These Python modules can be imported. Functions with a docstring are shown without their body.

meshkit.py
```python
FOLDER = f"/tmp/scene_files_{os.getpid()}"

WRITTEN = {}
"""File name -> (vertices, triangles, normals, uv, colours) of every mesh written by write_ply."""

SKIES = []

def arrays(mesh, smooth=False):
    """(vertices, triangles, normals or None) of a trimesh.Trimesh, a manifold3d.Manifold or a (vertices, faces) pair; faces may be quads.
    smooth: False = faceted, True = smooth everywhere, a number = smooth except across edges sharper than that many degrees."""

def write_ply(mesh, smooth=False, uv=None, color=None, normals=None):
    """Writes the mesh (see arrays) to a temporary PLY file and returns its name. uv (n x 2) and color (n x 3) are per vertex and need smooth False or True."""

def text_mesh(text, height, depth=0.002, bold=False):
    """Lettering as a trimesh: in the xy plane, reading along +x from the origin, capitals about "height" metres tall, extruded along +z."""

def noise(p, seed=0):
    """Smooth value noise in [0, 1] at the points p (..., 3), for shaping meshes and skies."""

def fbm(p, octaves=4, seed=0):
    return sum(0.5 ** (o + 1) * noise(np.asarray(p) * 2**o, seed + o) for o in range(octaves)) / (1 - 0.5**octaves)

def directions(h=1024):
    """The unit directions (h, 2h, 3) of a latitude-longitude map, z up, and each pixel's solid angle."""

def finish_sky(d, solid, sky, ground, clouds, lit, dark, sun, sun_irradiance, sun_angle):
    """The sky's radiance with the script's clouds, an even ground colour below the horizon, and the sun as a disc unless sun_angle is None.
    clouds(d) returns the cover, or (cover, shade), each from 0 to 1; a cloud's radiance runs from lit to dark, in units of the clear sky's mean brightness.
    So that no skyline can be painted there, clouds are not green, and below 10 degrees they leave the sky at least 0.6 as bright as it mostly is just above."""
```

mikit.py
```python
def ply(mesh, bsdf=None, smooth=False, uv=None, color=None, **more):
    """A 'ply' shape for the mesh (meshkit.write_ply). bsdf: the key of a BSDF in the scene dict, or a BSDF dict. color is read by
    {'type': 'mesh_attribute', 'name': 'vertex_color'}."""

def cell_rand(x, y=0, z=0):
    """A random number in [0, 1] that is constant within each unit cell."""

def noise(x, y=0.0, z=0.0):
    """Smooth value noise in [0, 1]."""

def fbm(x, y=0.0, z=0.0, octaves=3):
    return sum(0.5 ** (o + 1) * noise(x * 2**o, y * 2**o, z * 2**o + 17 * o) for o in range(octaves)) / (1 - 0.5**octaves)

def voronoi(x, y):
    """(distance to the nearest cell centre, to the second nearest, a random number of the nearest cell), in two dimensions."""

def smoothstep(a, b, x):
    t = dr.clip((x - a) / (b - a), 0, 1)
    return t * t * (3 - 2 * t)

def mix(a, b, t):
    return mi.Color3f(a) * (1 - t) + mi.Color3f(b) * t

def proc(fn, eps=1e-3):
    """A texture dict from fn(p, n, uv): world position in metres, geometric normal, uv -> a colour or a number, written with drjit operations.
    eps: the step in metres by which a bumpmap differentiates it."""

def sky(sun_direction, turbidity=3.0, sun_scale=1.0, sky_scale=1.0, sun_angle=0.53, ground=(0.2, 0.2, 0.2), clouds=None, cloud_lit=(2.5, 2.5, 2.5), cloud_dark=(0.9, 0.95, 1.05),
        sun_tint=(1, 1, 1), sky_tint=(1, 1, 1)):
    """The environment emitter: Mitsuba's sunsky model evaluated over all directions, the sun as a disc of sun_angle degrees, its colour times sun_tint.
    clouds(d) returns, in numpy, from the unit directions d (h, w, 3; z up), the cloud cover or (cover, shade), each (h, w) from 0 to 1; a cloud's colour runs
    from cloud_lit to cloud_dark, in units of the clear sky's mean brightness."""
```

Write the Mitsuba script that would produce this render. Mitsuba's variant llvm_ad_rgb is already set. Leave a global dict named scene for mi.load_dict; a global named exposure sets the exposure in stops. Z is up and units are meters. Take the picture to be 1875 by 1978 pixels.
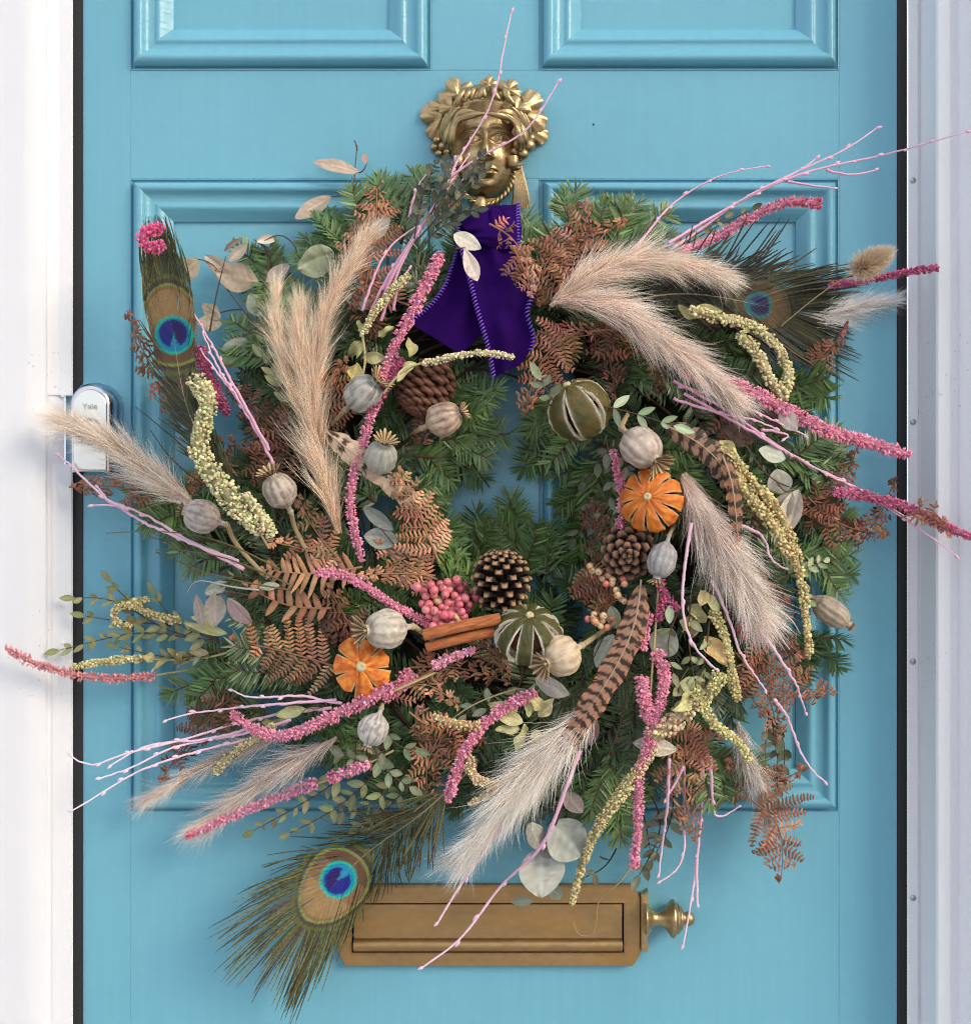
import math, random
import numpy as np, trimesh, mitsuba as mi, drjit as dr, mikit, meshkit
import manifold3d as m3
from shapely.geometry import Polygon, box as sbox
from scipy.interpolate import CubicSpline

scene, labels = {}, {}
T4 = mi.ScalarTransform4f

# ---------------------------------------------------------------- camera, sky, exposure
S = 0.00053            # metres per photograph pixel in the plane of the door
DIST, CX, CZ, CZW = 1.4, 937.5, 989.0, 1.15
scene['camera'] = {'type': 'perspective', 'fov': 2 * math.degrees(math.atan(937.5 * S / DIST)), 'fov_axis': 'x',
                   'near_clip': 0.05, 'far_clip': 60.0,
                   'to_world': T4().look_at(origin=[0, -DIST, CZW], target=[0, 0, CZW], up=[0, 0, 1])}
exposure = 2.74
scene['sky'] = mikit.sky((0.76, -0.60, 0.50), turbidity=3, sun_scale=0.3, sun_angle=26, sun_tint=(1, 1.09, 1.24), cloud_lit=(2.1, 2.31, 2.60), cloud_dark=(0.55, 0.62, 0.72),
                         clouds=lambda d: (np.ones(d.shape[:2]), np.clip(-0.5 + 1.3 * meshkit.fbm(d * 2.2, 3, 4), 0, 1)),
                         ground=(0.36, 0.35, 0.34))


def P(px, py, d=0.0):
    """the point d metres in front of the door that stands at that place of the photograph"""
    k = S * (DIST - d) / DIST
    return np.array([(px - CX) * k, -d, CZW - (py - CZ) * k])


# ---------------------------------------------------------------- materials
def rgb(*c):
    return {'type': 'rgb', 'value': list(map(float, c))}


VC = {'type': 'mesh_attribute', 'name': 'vertex_color'}
# Meshes with colours per vertex are not joined by the renderer, so most plants carry their colour in their uv: the whole parts of uv / 2 name a row
# (origin and two axes in colour space) of a table, the rest are the two coordinates of the colour.
ROWS_C, TABLE = [], {}


def uvcolour(p, n, uv):
    ku, kv = dr.floor(uv.x * 0.5), dr.floor(uv.y * 0.5)
    i = mi.UInt32(dr.clip(ku + 64 * kv, 0, TABLE['rows'] - 1)) * 3
    t = TABLE['data']
    return dr.gather(mi.Color3f, t, i) + dr.gather(mi.Color3f, t, i + 1) * (uv.x - 2 * ku) + dr.gather(mi.Color3f, t, i + 2) * (uv.y - 2 * kv)


def colour_uv(c):
    m = c.mean(0)
    w, e = np.linalg.eigh(np.cov((c - m).T) if len(c) > 1 else np.zeros((3, 3)))
    k = len(ROWS_C)
    q = (c - m) @ e[:, [2, 1]]
    lo, hi = q.min(0), q.max(0)
    rg = np.maximum(hi - lo, 1e-5)
    ab = .05 + .9 * (q - lo) / rg
    e1, e2 = e[:, 2] * rg[0] / .9, e[:, 1] * rg[1] / .9
    o = m + e[:, 2] * lo[0] + e[:, 1] * lo[1] - .05 * e1 - .05 * e2
    ROWS_C.append(np.r_[o, e1, e2])
    return np.stack([2 * (k % 64) + ab[:, 0], 2 * (k // 64) + ab[:, 1]], -1)


UC = mikit.proc(uvcolour)
UVM = ('m_matte', 'm_satin', 'm_needle', 'm_dry', 'm_hair', 'm_berry', 'm_leaf')


def pr(color, rough=0.6, spec=0.5, **k):
    return {'type': 'principled', 'base_color': color, 'roughness': rough, 'specular': spec, **k}


def two(b):
    return {'type': 'twosided', 'bsdf': b}


def hexc(s, k=1.0):
    """an sRGB colour as linear reflectance"""
    c = np.array([int(s[i:i + 2], 16) / 255 for i in (0, 2, 4)])
    return np.where(c < .04045, c / 12.92, ((c + .055) / 1.055) ** 2.4) * k


scene['m_matte'] = two(pr(UC, 0.75, 0.3))
scene['m_satin'] = two(pr(UC, 0.45, 0.5))
scene['m_needle'] = two(pr(UC, 0.38, 0.5))
scene['m_dry'] = two(pr(UC, 0.85, 0.2))
scene['m_hair'] = two(pr(UC, 0.7, 0.25, sheen=0.3))
scene['m_barb'] = two(pr(VC, 0.5, 0.25))
scene['m_berry'] = two(pr(UC, 0.3, 0.5, clearcoat=0.3, clearcoat_gloss=0.7))


scene['m_leaf'] = two(pr(UC, 0.5, 0.4))
scene['m_rind'] = two({'type': 'bumpmap', 'b': pr(VC, 0.42, 0.5), 'tex': mikit.proc(lambda p, n, uv: mikit.noise(p.x * 1100, p.y * 1100, p.z * 1100), 2e-4), 'scale': 0.0011})


def paintcol(p, n, uv):
    t = mikit.fbm(p.x * 7, p.z * 4, p.y * 5)
    w = mikit.fbm(p.x * 260, p.z * 9, p.y * 40)
    c = mikit.mix((0.124, 0.347, 0.456), (0.144, 0.387, 0.496), t)
    c = c * (0.975 + 0.05 * w)
    return c


def paintbump(p, n, uv):
    return 0.5 * mikit.fbm(p.x * 60, p.y * 60, p.z * 420) + 0.5 * mikit.fbm(p.x * 90, p.y * 90, p.z * 90)


scene['m_paint'] = two({'type': 'bumpmap', 'b': pr(mikit.proc(paintcol), 0.30, 0.4, clearcoat=0.45, clearcoat_gloss=0.8),
                        'tex': mikit.proc(paintbump, 6e-4), 'scale': 0.0006})


def whitecol(p, n, uv):
    t = mikit.fbm(p.x * 12, p.y * 12, p.z * 3)
    chip = mikit.smoothstep(0.86, 0.90, mikit.noise(p.x * 330, p.y * 330, p.z * 260)) * mikit.smoothstep(0.66, 0.74, mikit.noise(p.x * 9, 2.0, p.z * 7))
    return mikit.mix(mikit.mix((0.66, 0.655, 0.69), (0.71, 0.705, 0.73), t), (0.30, 0.29, 0.28), chip * 0.45)


scene['m_white'] = two({'type': 'bumpmap', 'b': pr(mikit.proc(whitecol), 0.4, 0.5),
                        'tex': mikit.proc(lambda p, n, uv: mikit.fbm(p.x * 120, p.y * 120, p.z * 26), 6e-4), 'scale': 0.0006})
scene['m_seal'] = two(pr(rgb(0.018, 0.017, 0.020), 0.6, 0.4))
scene['m_hole'] = two(pr(rgb(0.01, 0.01, 0.01), 0.9, 0.1))
scene['m_chrome'] = two({'type': 'roughconductor', 'material': 'Cr', 'alpha': 0.06})
scene['m_steel'] = two(pr(rgb(0.80, 0.77, 0.70), 0.24, 0.5, metallic=1.0))
scene['m_screw'] = two(pr(rgb(0.45, 0.45, 0.46), 0.35, 0.5, metallic=1.0))


def brasscol(p, n, uv):
    t = mikit.fbm(p.x * 45, p.y * 45, p.z * 45)
    u = mikit.noise(p.x * 320, p.y * 320, p.z * 320)
    return mikit.mix(mikit.mix((0.42, 0.29, 0.14), (0.62, 0.455, 0.245), t), (0.27, 0.175, 0.085), u * 0.5)


def platecol(p, n, uv):
    t = mikit.fbm(p.x * 22, p.y * 22, p.z * 40)
    u = mikit.fbm(p.x * 150, p.y * 150, p.z * 190)
    v = mikit.smoothstep(0.5, 0.75, mikit.fbm(p.x * 14 + 3, p.y * 14, p.z * 30))
    c = mikit.mix(mikit.mix((0.40, 0.245, 0.105), (0.52, 0.33, 0.150), t), (0.25, 0.15, 0.075), u * 0.6)
    return mikit.mix(c, (0.54, 0.27, 0.075), v * 0.3)


def brassrough(p, n, uv):
    return 0.30 + 0.20 * mikit.fbm(p.x * 60, p.y * 60, p.z * 60)


scene['m_brass'] = two({'type': 'bumpmap', 'b': pr(mikit.proc(brasscol), mikit.proc(brassrough), 0.5, metallic=0.95),
                        'tex': mikit.proc(lambda p, n, uv: mikit.fbm(p.x * 500, p.y * 500, p.z * 500), 3e-4), 'scale': 0.00018})
scene['m_plate'] = two({'type': 'bumpmap', 'b': pr(mikit.proc(platecol), mikit.proc(lambda p, n, uv: 0.36 + 0.25 * mikit.fbm(p.x * 40, p.y * 40, p.z * 70)), 0.5, metallic=0.9),
                        'tex': mikit.proc(lambda p, n, uv: mikit.fbm(p.x * 120, p.y * 300, p.z * 300), 3e-4), 'scale': 0.00012})
scene['m_velvet'] = two({'type': 'bumpmap', 'b': pr(mikit.proc(lambda p, n, uv: mikit.mix((0.014, 0.0022, 0.060), (0.024, 0.0032, 0.088), mikit.fbm(p.x * 60, p.y * 60, p.z * 60))), 0.95, 0.05, sheen=0.38, sheen_tint=1.0),
                         'tex': mikit.proc(lambda p, n, uv: mikit.noise(p.x * 1300, p.y * 1300, p.z * 1300), 2e-4), 'scale': 0.0003})
scene['m_stitch'] = two(pr(rgb(0.17, 0.075, 0.52), 0.6, 0.3, sheen=0.2))

# ---------------------------------------------------------------- bookkeeping
used = set()


def numbered(k):
    if k not in used:
        used.add(k)
        return k
    i = 1
    while f'{k}_{i:03d}' in used:
        i += 1
    used.add(f'{k}_{i:03d}')
    return f'{k}_{i:03d}'


def thing(name, label, cat, group=None, kind=None):
    key = numbered(name)
    labels[key] = {'label': label, 'category': cat}
    if group:
        labels[key]['group'] = group
    if kind:
        labels[key]['kind'] = kind
    return key


def part(owner, name, mesh, bsdf, smooth=False, label=None, kind=None, color=None):
    key = numbered(owner + '__' + name)
    if isinstance(mesh, G):
        v, f, c = mesh.out()
        if len(f) == 0:
            return key
        if bsdf in UVM:
            scene[key] = mikit.ply((v, f), bsdf, smooth=smooth, uv=colour_uv(c))
        else:
            scene[key] = mikit.ply((v, f), bsdf, smooth=smooth, color=c)
    else:
        scene[key] = mikit.ply(mesh, bsdf, smooth=smooth, color=color)
    if label or kind:
        labels[key] = {}
        if label:
            labels[key]['label'] = label
        if kind:
            labels[key]['kind'] = kind
    return key


class G:
    """a mesh with a colour per vertex, filled piece by piece"""

    def __init__(self):
        self.v, self.f, self.c, self.n = [], [], [], 0

    def add(self, v, f, c):
        v = np.asarray(v, float).reshape(-1, 3)
        f = np.asarray(f, int).reshape(-1, 3)
        c = np.broadcast_to(np.asarray(c, float), v.shape) if np.ndim(c) < 2 else np.asarray(c, float).reshape(-1, 3)
        self.v.append(v)
        self.f.append(f + self.n)
        self.c.append(c)
        self.n += len(v)

    def out(self):
        if not self.v:
            return np.zeros((0, 3)), np.zeros((0, 3), int), np.zeros((0, 3))
        return np.vstack(self.v), np.vstack(self.f), np.clip(np.vstack(self.c), 0.003, 0.9)


def nrm(a):
    a = np.asarray(a, float)
    return a / np.maximum(np.linalg.norm(a, axis=-1, keepdims=True), 1e-12)


def spline(pts, n):
    """n points evenly along the smooth curve through pts"""
    p = np.asarray(pts, float)
    u = np.r_[0, np.cumsum(np.linalg.norm(np.diff(p, axis=0), axis=1) + 1e-9)]
    if len(p) == 2:
        return p[0] + np.linspace(0, 1, n)[:, None] * (p[1] - p[0])
    cs = CubicSpline(u, p, bc_type='natural')
    q = cs(np.linspace(0, u[-1], 300))
    s = np.r_[0, np.cumsum(np.linalg.norm(np.diff(q, axis=0), axis=1))]
    w = np.linspace(0, s[-1], n)
    return np.stack([np.interp(w, s, q[:, k]) for k in range(3)], -1)


FRONT = np.array([0, -1.0, 0])


def frames(p, up=FRONT):
    t = nrm(np.gradient(p, axis=0))
    up = np.broadcast_to(up, t.shape)
    n = up - (up * t).sum(-1, keepdims=True) * t
    bad = np.linalg.norm(n, axis=-1) < 0.15
    if bad.any():
        alt = np.broadcast_to([0.2, 0, 1.0], t.shape)
        n[bad] = (alt - (alt * t).sum(-1, keepdims=True) * t)[bad]
    n = nrm(n)
    return t, np.cross(t, n), n           # along, across, towards the viewer


def tube(g, p, r, col, sides=6):
    p = np.asarray(p, float)
    m = len(p)
    t, b, n = frames(p)
    r = np.broadcast_to(r, (m,))
    a = np.arange(sides) * 2 * np.pi / sides
    v = p[:, None] + r[:, None, None] * (np.cos(a)[None, :, None] * b[:, None] + np.sin(a)[None, :, None] * n[:, None])
    col = np.asarray(col, float)
    c = np.repeat(np.broadcast_to(col, (m, 3))[:, None], sides, 1)
    i, j = np.meshgrid(np.arange(m - 1), np.arange(sides), indexing='ij')
    q = np.stack([i * sides + j, i * sides + (j + 1) % sides, (i + 1) * sides + (j + 1) % sides, (i + 1) * sides + j], -1).reshape(-1, 4)
    f = [q[:, [0, 1, 2]], q[:, [0, 2, 3]]]
    V = np.vstack([v.reshape(-1, 3), p[:1], p[-1:]])
    C = np.vstack([c.reshape(-1, 3), c[0, :1], c[-1, :1]])
    k, N = np.arange(sides), m * sides
    f.append(np.stack([np.full(sides, N), (k + 1) % sides, k], -1))
    f.append(np.stack([np.full(sides, N + 1), (m - 1) * sides + k, (m - 1) * sides + (k + 1) % sides], -1))
    g.add(V, np.vstack(f), C)


def ribbons(g, p0, p1, p2, w, c0, c1, segs, hint, prof=None):
    """N thin tapered blades along quadratic curves p0 p1 p2 (N,3); colour from c0 at the root to c1 at the tip"""
    N = len(p0)
    t = np.linspace(0, 1, segs + 1)[None, :, None]
    p = (1 - t) ** 2 * p0[:, None] + 2 * t * (1 - t) * p1[:, None] + t * t * p2[:, None]
    tan = nrm(np.gradient(p, axis=1))
    side = nrm(np.cross(tan, np.broadcast_to(np.asarray(hint, float)[:, None] if np.ndim(hint) == 2 else hint, tan.shape)))
    prof = np.sin(np.linspace(0.5, np.pi, segs + 1)) ** 0.7 if prof is None else np.asarray(prof)
    wv = np.broadcast_to(w, (N,))[:, None, None] * prof[None, :, None] * 0.5
    L, R = p - side * wv, p + side * wv
    v = np.concatenate([np.stack([L[:, :-1], R[:, :-1]], 2).reshape(N, -1, 3), p[:, -1:]], 1)
    k = 2 * segs + 1
    cc = np.broadcast_to(c0, (N, 3))[:, None] * (1 - t) + np.broadcast_to(c1, (N, 3))[:, None] * t
    c = np.concatenate([np.repeat(cc[:, :-1], 2, 1), cc[:, -1:]], 1)
    f = []
    for s in range(segs - 1):
        a = 2 * s
        f += [[a, a + 1, a + 3], [a, a + 3, a + 2]]
    f.append([2 * segs - 2, 2 * segs - 1, 2 * segs])
    f = (np.array(f)[None] + (np.arange(N) * k)[:, None, None]).reshape(-1, 3)
    g.add(v.reshape(-1, 3), f, c.reshape(-1, 3))


ICO = trimesh.creation.icosahedron()
OCT = (np.array([[1, 0, 0], [-1, 0, 0], [0, 1, 0], [0, -1, 0], [0, 0, 1], [0, 0, -1]], float),
       np.array([[0, 2, 4], [2, 1, 4], [1, 3, 4], [3, 0, 4], [2, 0, 5], [1, 2, 5], [3, 1, 5], [0, 3, 5]]))


def blobs(g, c, r, col, out=None, stretch=0.0, base='ico'):
    v0, f0 = (ICO.vertices, ICO.faces) if base == 'ico' else OCT
    v = c[:, None] + np.broadcast_to(r, (len(c),))[:, None, None] * v0[None]
    if out is not None:
        dot = np.einsum('kj,nj->nk', v0, out)
        v = v + (np.broadcast_to(r, (len(c),)) * stretch)[:, None, None] * np.maximum(dot, 0)[:, :, None] * out[:, None]
    f = (f0[None] + (np.arange(len(c)) * len(v0))[:, None, None]).reshape(-1, 3)
    g.add(v.reshape(-1, 3), f, np.repeat(np.broadcast_to(col, (len(c), 3)), len(v0), 0))


def ball(center, r, sub=2):
    m = trimesh.creation.icosphere(subdivisions=sub, radius=r)
    m.apply_translation(center)
    return m


def lathe(axis_o, axis_d, prof, n=32, up=FRONT):
    """prof: (distance along the axis, radius)"""
    d = nrm(axis_d)
    b = np.cross(d, up)
    if np.linalg.norm(b) < 0.1:
        b = np.cross(d, [0, 0, 1.0])
    b = nrm(b)
    e = np.cross(d, b)
    a = np.arange(n) * 2 * np.pi / n
    prof = np.asarray(prof, float)
    v = np.asarray(axis_o) + prof[:, 0, None, None] * d + prof[:, 1, None, None] * (np.cos(a)[None, :, None] * b + np.sin(a)[None, :, None] * e)
    m = len(prof)
    i, j = np.meshgrid(np.arange(m - 1), np.arange(n), indexing='ij')
    q = np.stack([i * n + j, (i + 1) * n + j, (i + 1) * n + (j + 1) % n, i * n + (j + 1) % n], -1).reshape(-1, 4)
    return v.reshape(-1, 3), np.vstack([q[:, [0, 1, 2]], q[:, [0, 2, 3]]])


def bx(x0, x1, y0, y1, z0, z1, bev=0.0):
    if bev <= 0:
        m = trimesh.creation.box(extents=[x1 - x0, y1 - y0, z1 - z0])
        m.apply_translation([(x0 + x1) / 2, (y0 + y1) / 2, (z0 + z1) / 2])
        return m
    pts = []
    for sx in (0, 1):
        for sy in (0, 1):
            for sz in (0, 1):
                X, Y, Z = (x0, x1)[sx], (y0, y1)[sy], (z0, z1)[sz]
                ix, iy, iz = (bev, -bev)[sx], (bev, -bev)[sy], (bev, -bev)[sz]
                pts += [[X, Y + iy, Z + iz], [X + ix, Y, Z + iz], [X + ix, Y + iy, Z]]
    return trimesh.Trimesh(*(lambda h: (h.vertices, h.faces))(trimesh.convex.convex_hull(np.array(pts))))


def extrude_xz(poly, y0, y1):
    """a shapely polygon in (x, z) extruded from y0 (back) to y1 (front, the smaller)"""
    m = trimesh.creation.extrude_polygon(poly, y0 - y1, engine='earcut')
    v = np.array(m.vertices)
    return trimesh.Trimesh(np.stack([v[:, 0], y0 - v[:, 2], v[:, 1]], -1), m.faces, process=False)


def plate_xz(poly, y0, y1, bev, steps=3):
    """the same with a rounded front edge: layers that step in, joined"""
    ms = [extrude_xz(poly, y0, y1 + bev)]
    for s in range(1, steps + 1):
        a = math.pi / 2 * s / steps
        a0 = math.pi / 2 * (s - 1) / steps
        ms.append(extrude_xz(poly.buffer(-bev * (1 - math.cos(a)), join_style=2), y1 + bev - bev * math.sin(a0) + 1e-5, y1 + bev - bev * math.sin(a)))
    return trimesh.util.concatenate(ms)

# ---------------------------------------------------------------- the door
def X(px): return (px - CX) * S
def Z(py): return CZW - (py - CZ) * S


DOOR_L, DOOR_R, DOOR_B, DOOR_T = X(160), X(1732), 0.012, 2.04
door = thing('front_door', 'turquoise blue painted panelled front door with raised mouldings behind the wreath', 'door')
TH = 0.044
PX = [(252, 833), (1041, 1620)]                                  # moulding outlines of the panels, in px across
ROWS = [(Z(135), DOOR_T - 0.115), (Z(1568), Z(345)), (0.23, Z(2180))]
# stiles, muntins and rails: boards with a hairline joint between them
J = 0.00005


def board(name, x0, x1, z0, z1):
    part(door, name, bx(x0 + J, x1 - J, 0.0, TH, z0 + J, z1 - J, 0.0003), 'm_paint')


board('stile', DOOR_L, X(252), DOOR_B, DOOR_T)
board('stile', X(1620), DOOR_R, DOOR_B, DOOR_T)
zs = [DOOR_B, ROWS[2][0], ROWS[2][1], ROWS[1][0], ROWS[1][1], ROWS[0][0], ROWS[0][1], DOOR_T]
for k in range(0, 8, 2):
    board('rail', X(252), X(1620), zs[k], zs[k + 1])
for k in (1, 3, 5):
    board('muntin', X(833), X(1041), zs[k], zs[k + 1])
# the profile of the moulding: (px in from its outer edge, mm in front of the door)
PROF = [(0, 0.4), (1.5, 0.6), (2.5, -3.6), (6.5, -3.6), (8, 2.0), (10, 6.2), (13, 8.8), (17, 10.4), (21, 10.8), (25, 10.2), (28, 8.6), (31, 6.4), (35, 4.6), (40, 3.5), (45, 3.1), (49, 3.2),
        (52, 4.3), (55, 5.0), (58, 4.7), (62, 3.6), (68, 1.2), (74, -1.4), (79, -3.4), (81, -4.2), (82, -9.0)]


def moulding(a, b, nin):
    a, b = np.array(a), np.array(b)
    t = nrm(b - a)
    n = np.array(nin, float)
    v = []
    for u, h in PROF + [(82, -14), (0, -14)]:
        u = u * S
        for q in (a + u * (n + t), b + u * (n - t)):
            v.append([q[0], -h * 0.001, q[1]])
    m = len(PROF) + 2
    f = []
    for i in range(m - 1):
        f += [[2 * i, 2 * i + 1, 2 * i + 3], [2 * i, 2 * i + 3, 2 * i + 2]]
    return trimesh.Trimesh(v, f, process=False)


for (z0, z1) in ROWS:
    for (p0, p1) in PX:
        x0, x1 = X(p0) + 1e-4, X(p1) - 1e-4
        zz0, zz1 = z0 + 1e-4, z1 - 1e-4
        for a, b, n in (((x0, zz0), (x0, zz1), (1, 0)), ((x1, zz0), (x1, zz1), (-1, 0)), ((x0, zz0), (x1, zz0), (0, 1)), ((x0, zz1), (x1, zz1), (0, -1))):
            part(door, 'moulding', moulding(a, b, n), 'm_paint', smooth=38)
        part(door, 'panel', bx(x0 + 0.03, x1 - 0.03, 0.0075, 0.03, zz0 + 0.03, zz1 - 0.03), 'm_paint')

part(door, 'nail_hole', trimesh.creation.icosphere(subdivisions=2, radius=.0011).apply_translation([X(1146), .0003, Z(240)]), 'm_hole', smooth=True)

# ---------------------------------------------------------------- the frame round it
frame = thing('door_frame', 'white painted door frame with pilaster moulding and dark weather seals around the blue door', 'door frame')
ZT = DOOR_T + 0.006


def post(owner, name, cross, z0, z1, mat):
    """a polygon given as (photo px, metres in front of the door), standing from z0 to z1"""
    poly = Polygon([(P(px, CZ, d)[0], -d) for px, d in cross])
    m = trimesh.creation.extrude_polygon(poly, z1 - z0, engine='earcut')
    m.apply_translation([0, 0, z0])
    return part(owner, name, m, mat, smooth=35)


post(frame, 'jamb', [(1757, -0.06), (1757, .0095), (1777, .0095), (1803.5, .0500), (1807, .0555), (1812, .0575), (1834, .0595), (1841, .057), (1847, .057), (1853, .0635), (1862, .0665), (1885, .0685), (1900, .085), (1912, .09), (2800, .095), (2800, -0.06)], 0.0, ZT + .13, 'm_white')
post(frame, 'jamb', [(124, -0.06), (124, .006), (92, .016), (88, .022), (60, .028), (40, .0285), (-900, .0285), (-900, -0.06)], 0.0, ZT + .13, 'm_white')
part(frame, 'head', bx(P(126, 0)[0], P(1756, 0)[0], -0.012, 0.06, ZT, ZT + .13, .002), 'm_white')
# strips that close the gap at both sides of the leaf
post(frame, 'strip', [(1753.5, .001), (1753.5, .0125), (1756, .0135), (1772, .0135), (1775, .0105), (1775, .0096), (1758, .0096), (1757.5, .001)], 0.0, ZT, 'm_white')
post(frame, 'strip', [(141, -.004), (141, .0075), (138, .0095), (116, .012), (112, .0125), (91, .018), (91, .0065), (125, .0062), (125, -.004)], Z(765), ZT, 'm_white')
post(frame, 'strip', [(141, -.004), (141, .0075), (138, .0095), (116, .012), (112, .0135), (100, .0145), (100, .0065), (125, .0062), (125, -.004)], 0.0, Z(897), 'm_white')
part(frame, 'weather_seal', bx(X(1732.5), X(1751.5), -.0005, .012, 0.0, ZT, .001), 'm_seal', label='black rubber seal down the right edge of the door')
sl = Polygon([(X(141.5), Z(760)), (X(141.5), ZT), (X(160.5), ZT), (X(160.5), Z(738))])
part(frame, 'weather_seal', extrude_xz(sl, .01, -.0022), 'm_seal')
part(frame, 'weather_seal', extrude_xz(sbox(X(141.5), 0.0, X(160.5), Z(917)), .01, -.0022), 'm_seal')
part(frame, 'rebate', bx(X(126), X(159.5), .0015, .02, 0, ZT, .0005), 'm_paint')
part(frame, 'rebate', bx(X(1731.5), X(1757), .0125, .04, 0, ZT, .0005), 'm_seal')
for py in (348, 815, 1278, 1735):
    c = P(1763, py, .0135)
    v, f = lathe(c, FRONT, [(-.001, .0032), (.0008, .0031), (.0016, .0022), (.0018, .0012), (.0004, .0009), (.0003, 0)], 16)
    part(frame, 'screw', (v, f), 'm_screw', smooth=30)
for px, py in ((122, 763), (122, 1242)):
    v, f = lathe(P(px, py, .0105), FRONT, [(-.001, .0028), (.0007, .0027), (.0014, .002), (.0016, 0)], 14)
    part(frame, 'screw', (v, f), 'm_white', smooth=30)

# ---------------------------------------------------------------- the letter plate, part of the door
lp = numbered(door + '__letter_plate')
pl = Polygon([(X(a), Z(b)) for a, b in ((672, 1706), (1220, 1706), (1234, 1730), (1234, 1842), (1220, 1862), (668, 1862), (655, 1836), (655, 1730))])
hole = sbox(X(681), Z(1836), X(1203), Z(1741))
scene[lp] = mikit.ply(plate_xz(pl.difference(hole), -.0002, -.0095, .0022), 'm_plate')
labels[lp] = {'label': 'tarnished brass letter plate below the wreath'}
part(lp, 'flap', bx(X(684.5), X(1200), -.0088, -.002, Z(1809), Z(1742.5), .0006), 'm_plate')
n = 14
lip = [(X(684.5), 0)]
cs = [(-.0088 - .0052 * math.sin(math.pi * k / n), Z(1809.5) - (Z(1809.5) - Z(1833)) * (0.5 - 0.5 * math.cos(math.pi * k / n))) for k in range(n + 1)] + [(-.003, Z(1833)), (-.003, Z(1809.5))]
m = trimesh.creation.extrude_polygon(Polygon(cs), X(1200) - X(684.5), engine='earcut')
vv = np.array(m.vertices)
part(lp, 'flap_lip', trimesh.Trimesh(np.stack([vv[:, 2] + X(684.5), vv[:, 0], vv[:, 1]], -1), m.faces, process=False), 'm_plate', smooth=30)
part(lp, 'backing', bx(X(676), X(1208), -.0015, -.0004, Z(1840), Z(1738)), 'm_hole')
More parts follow.
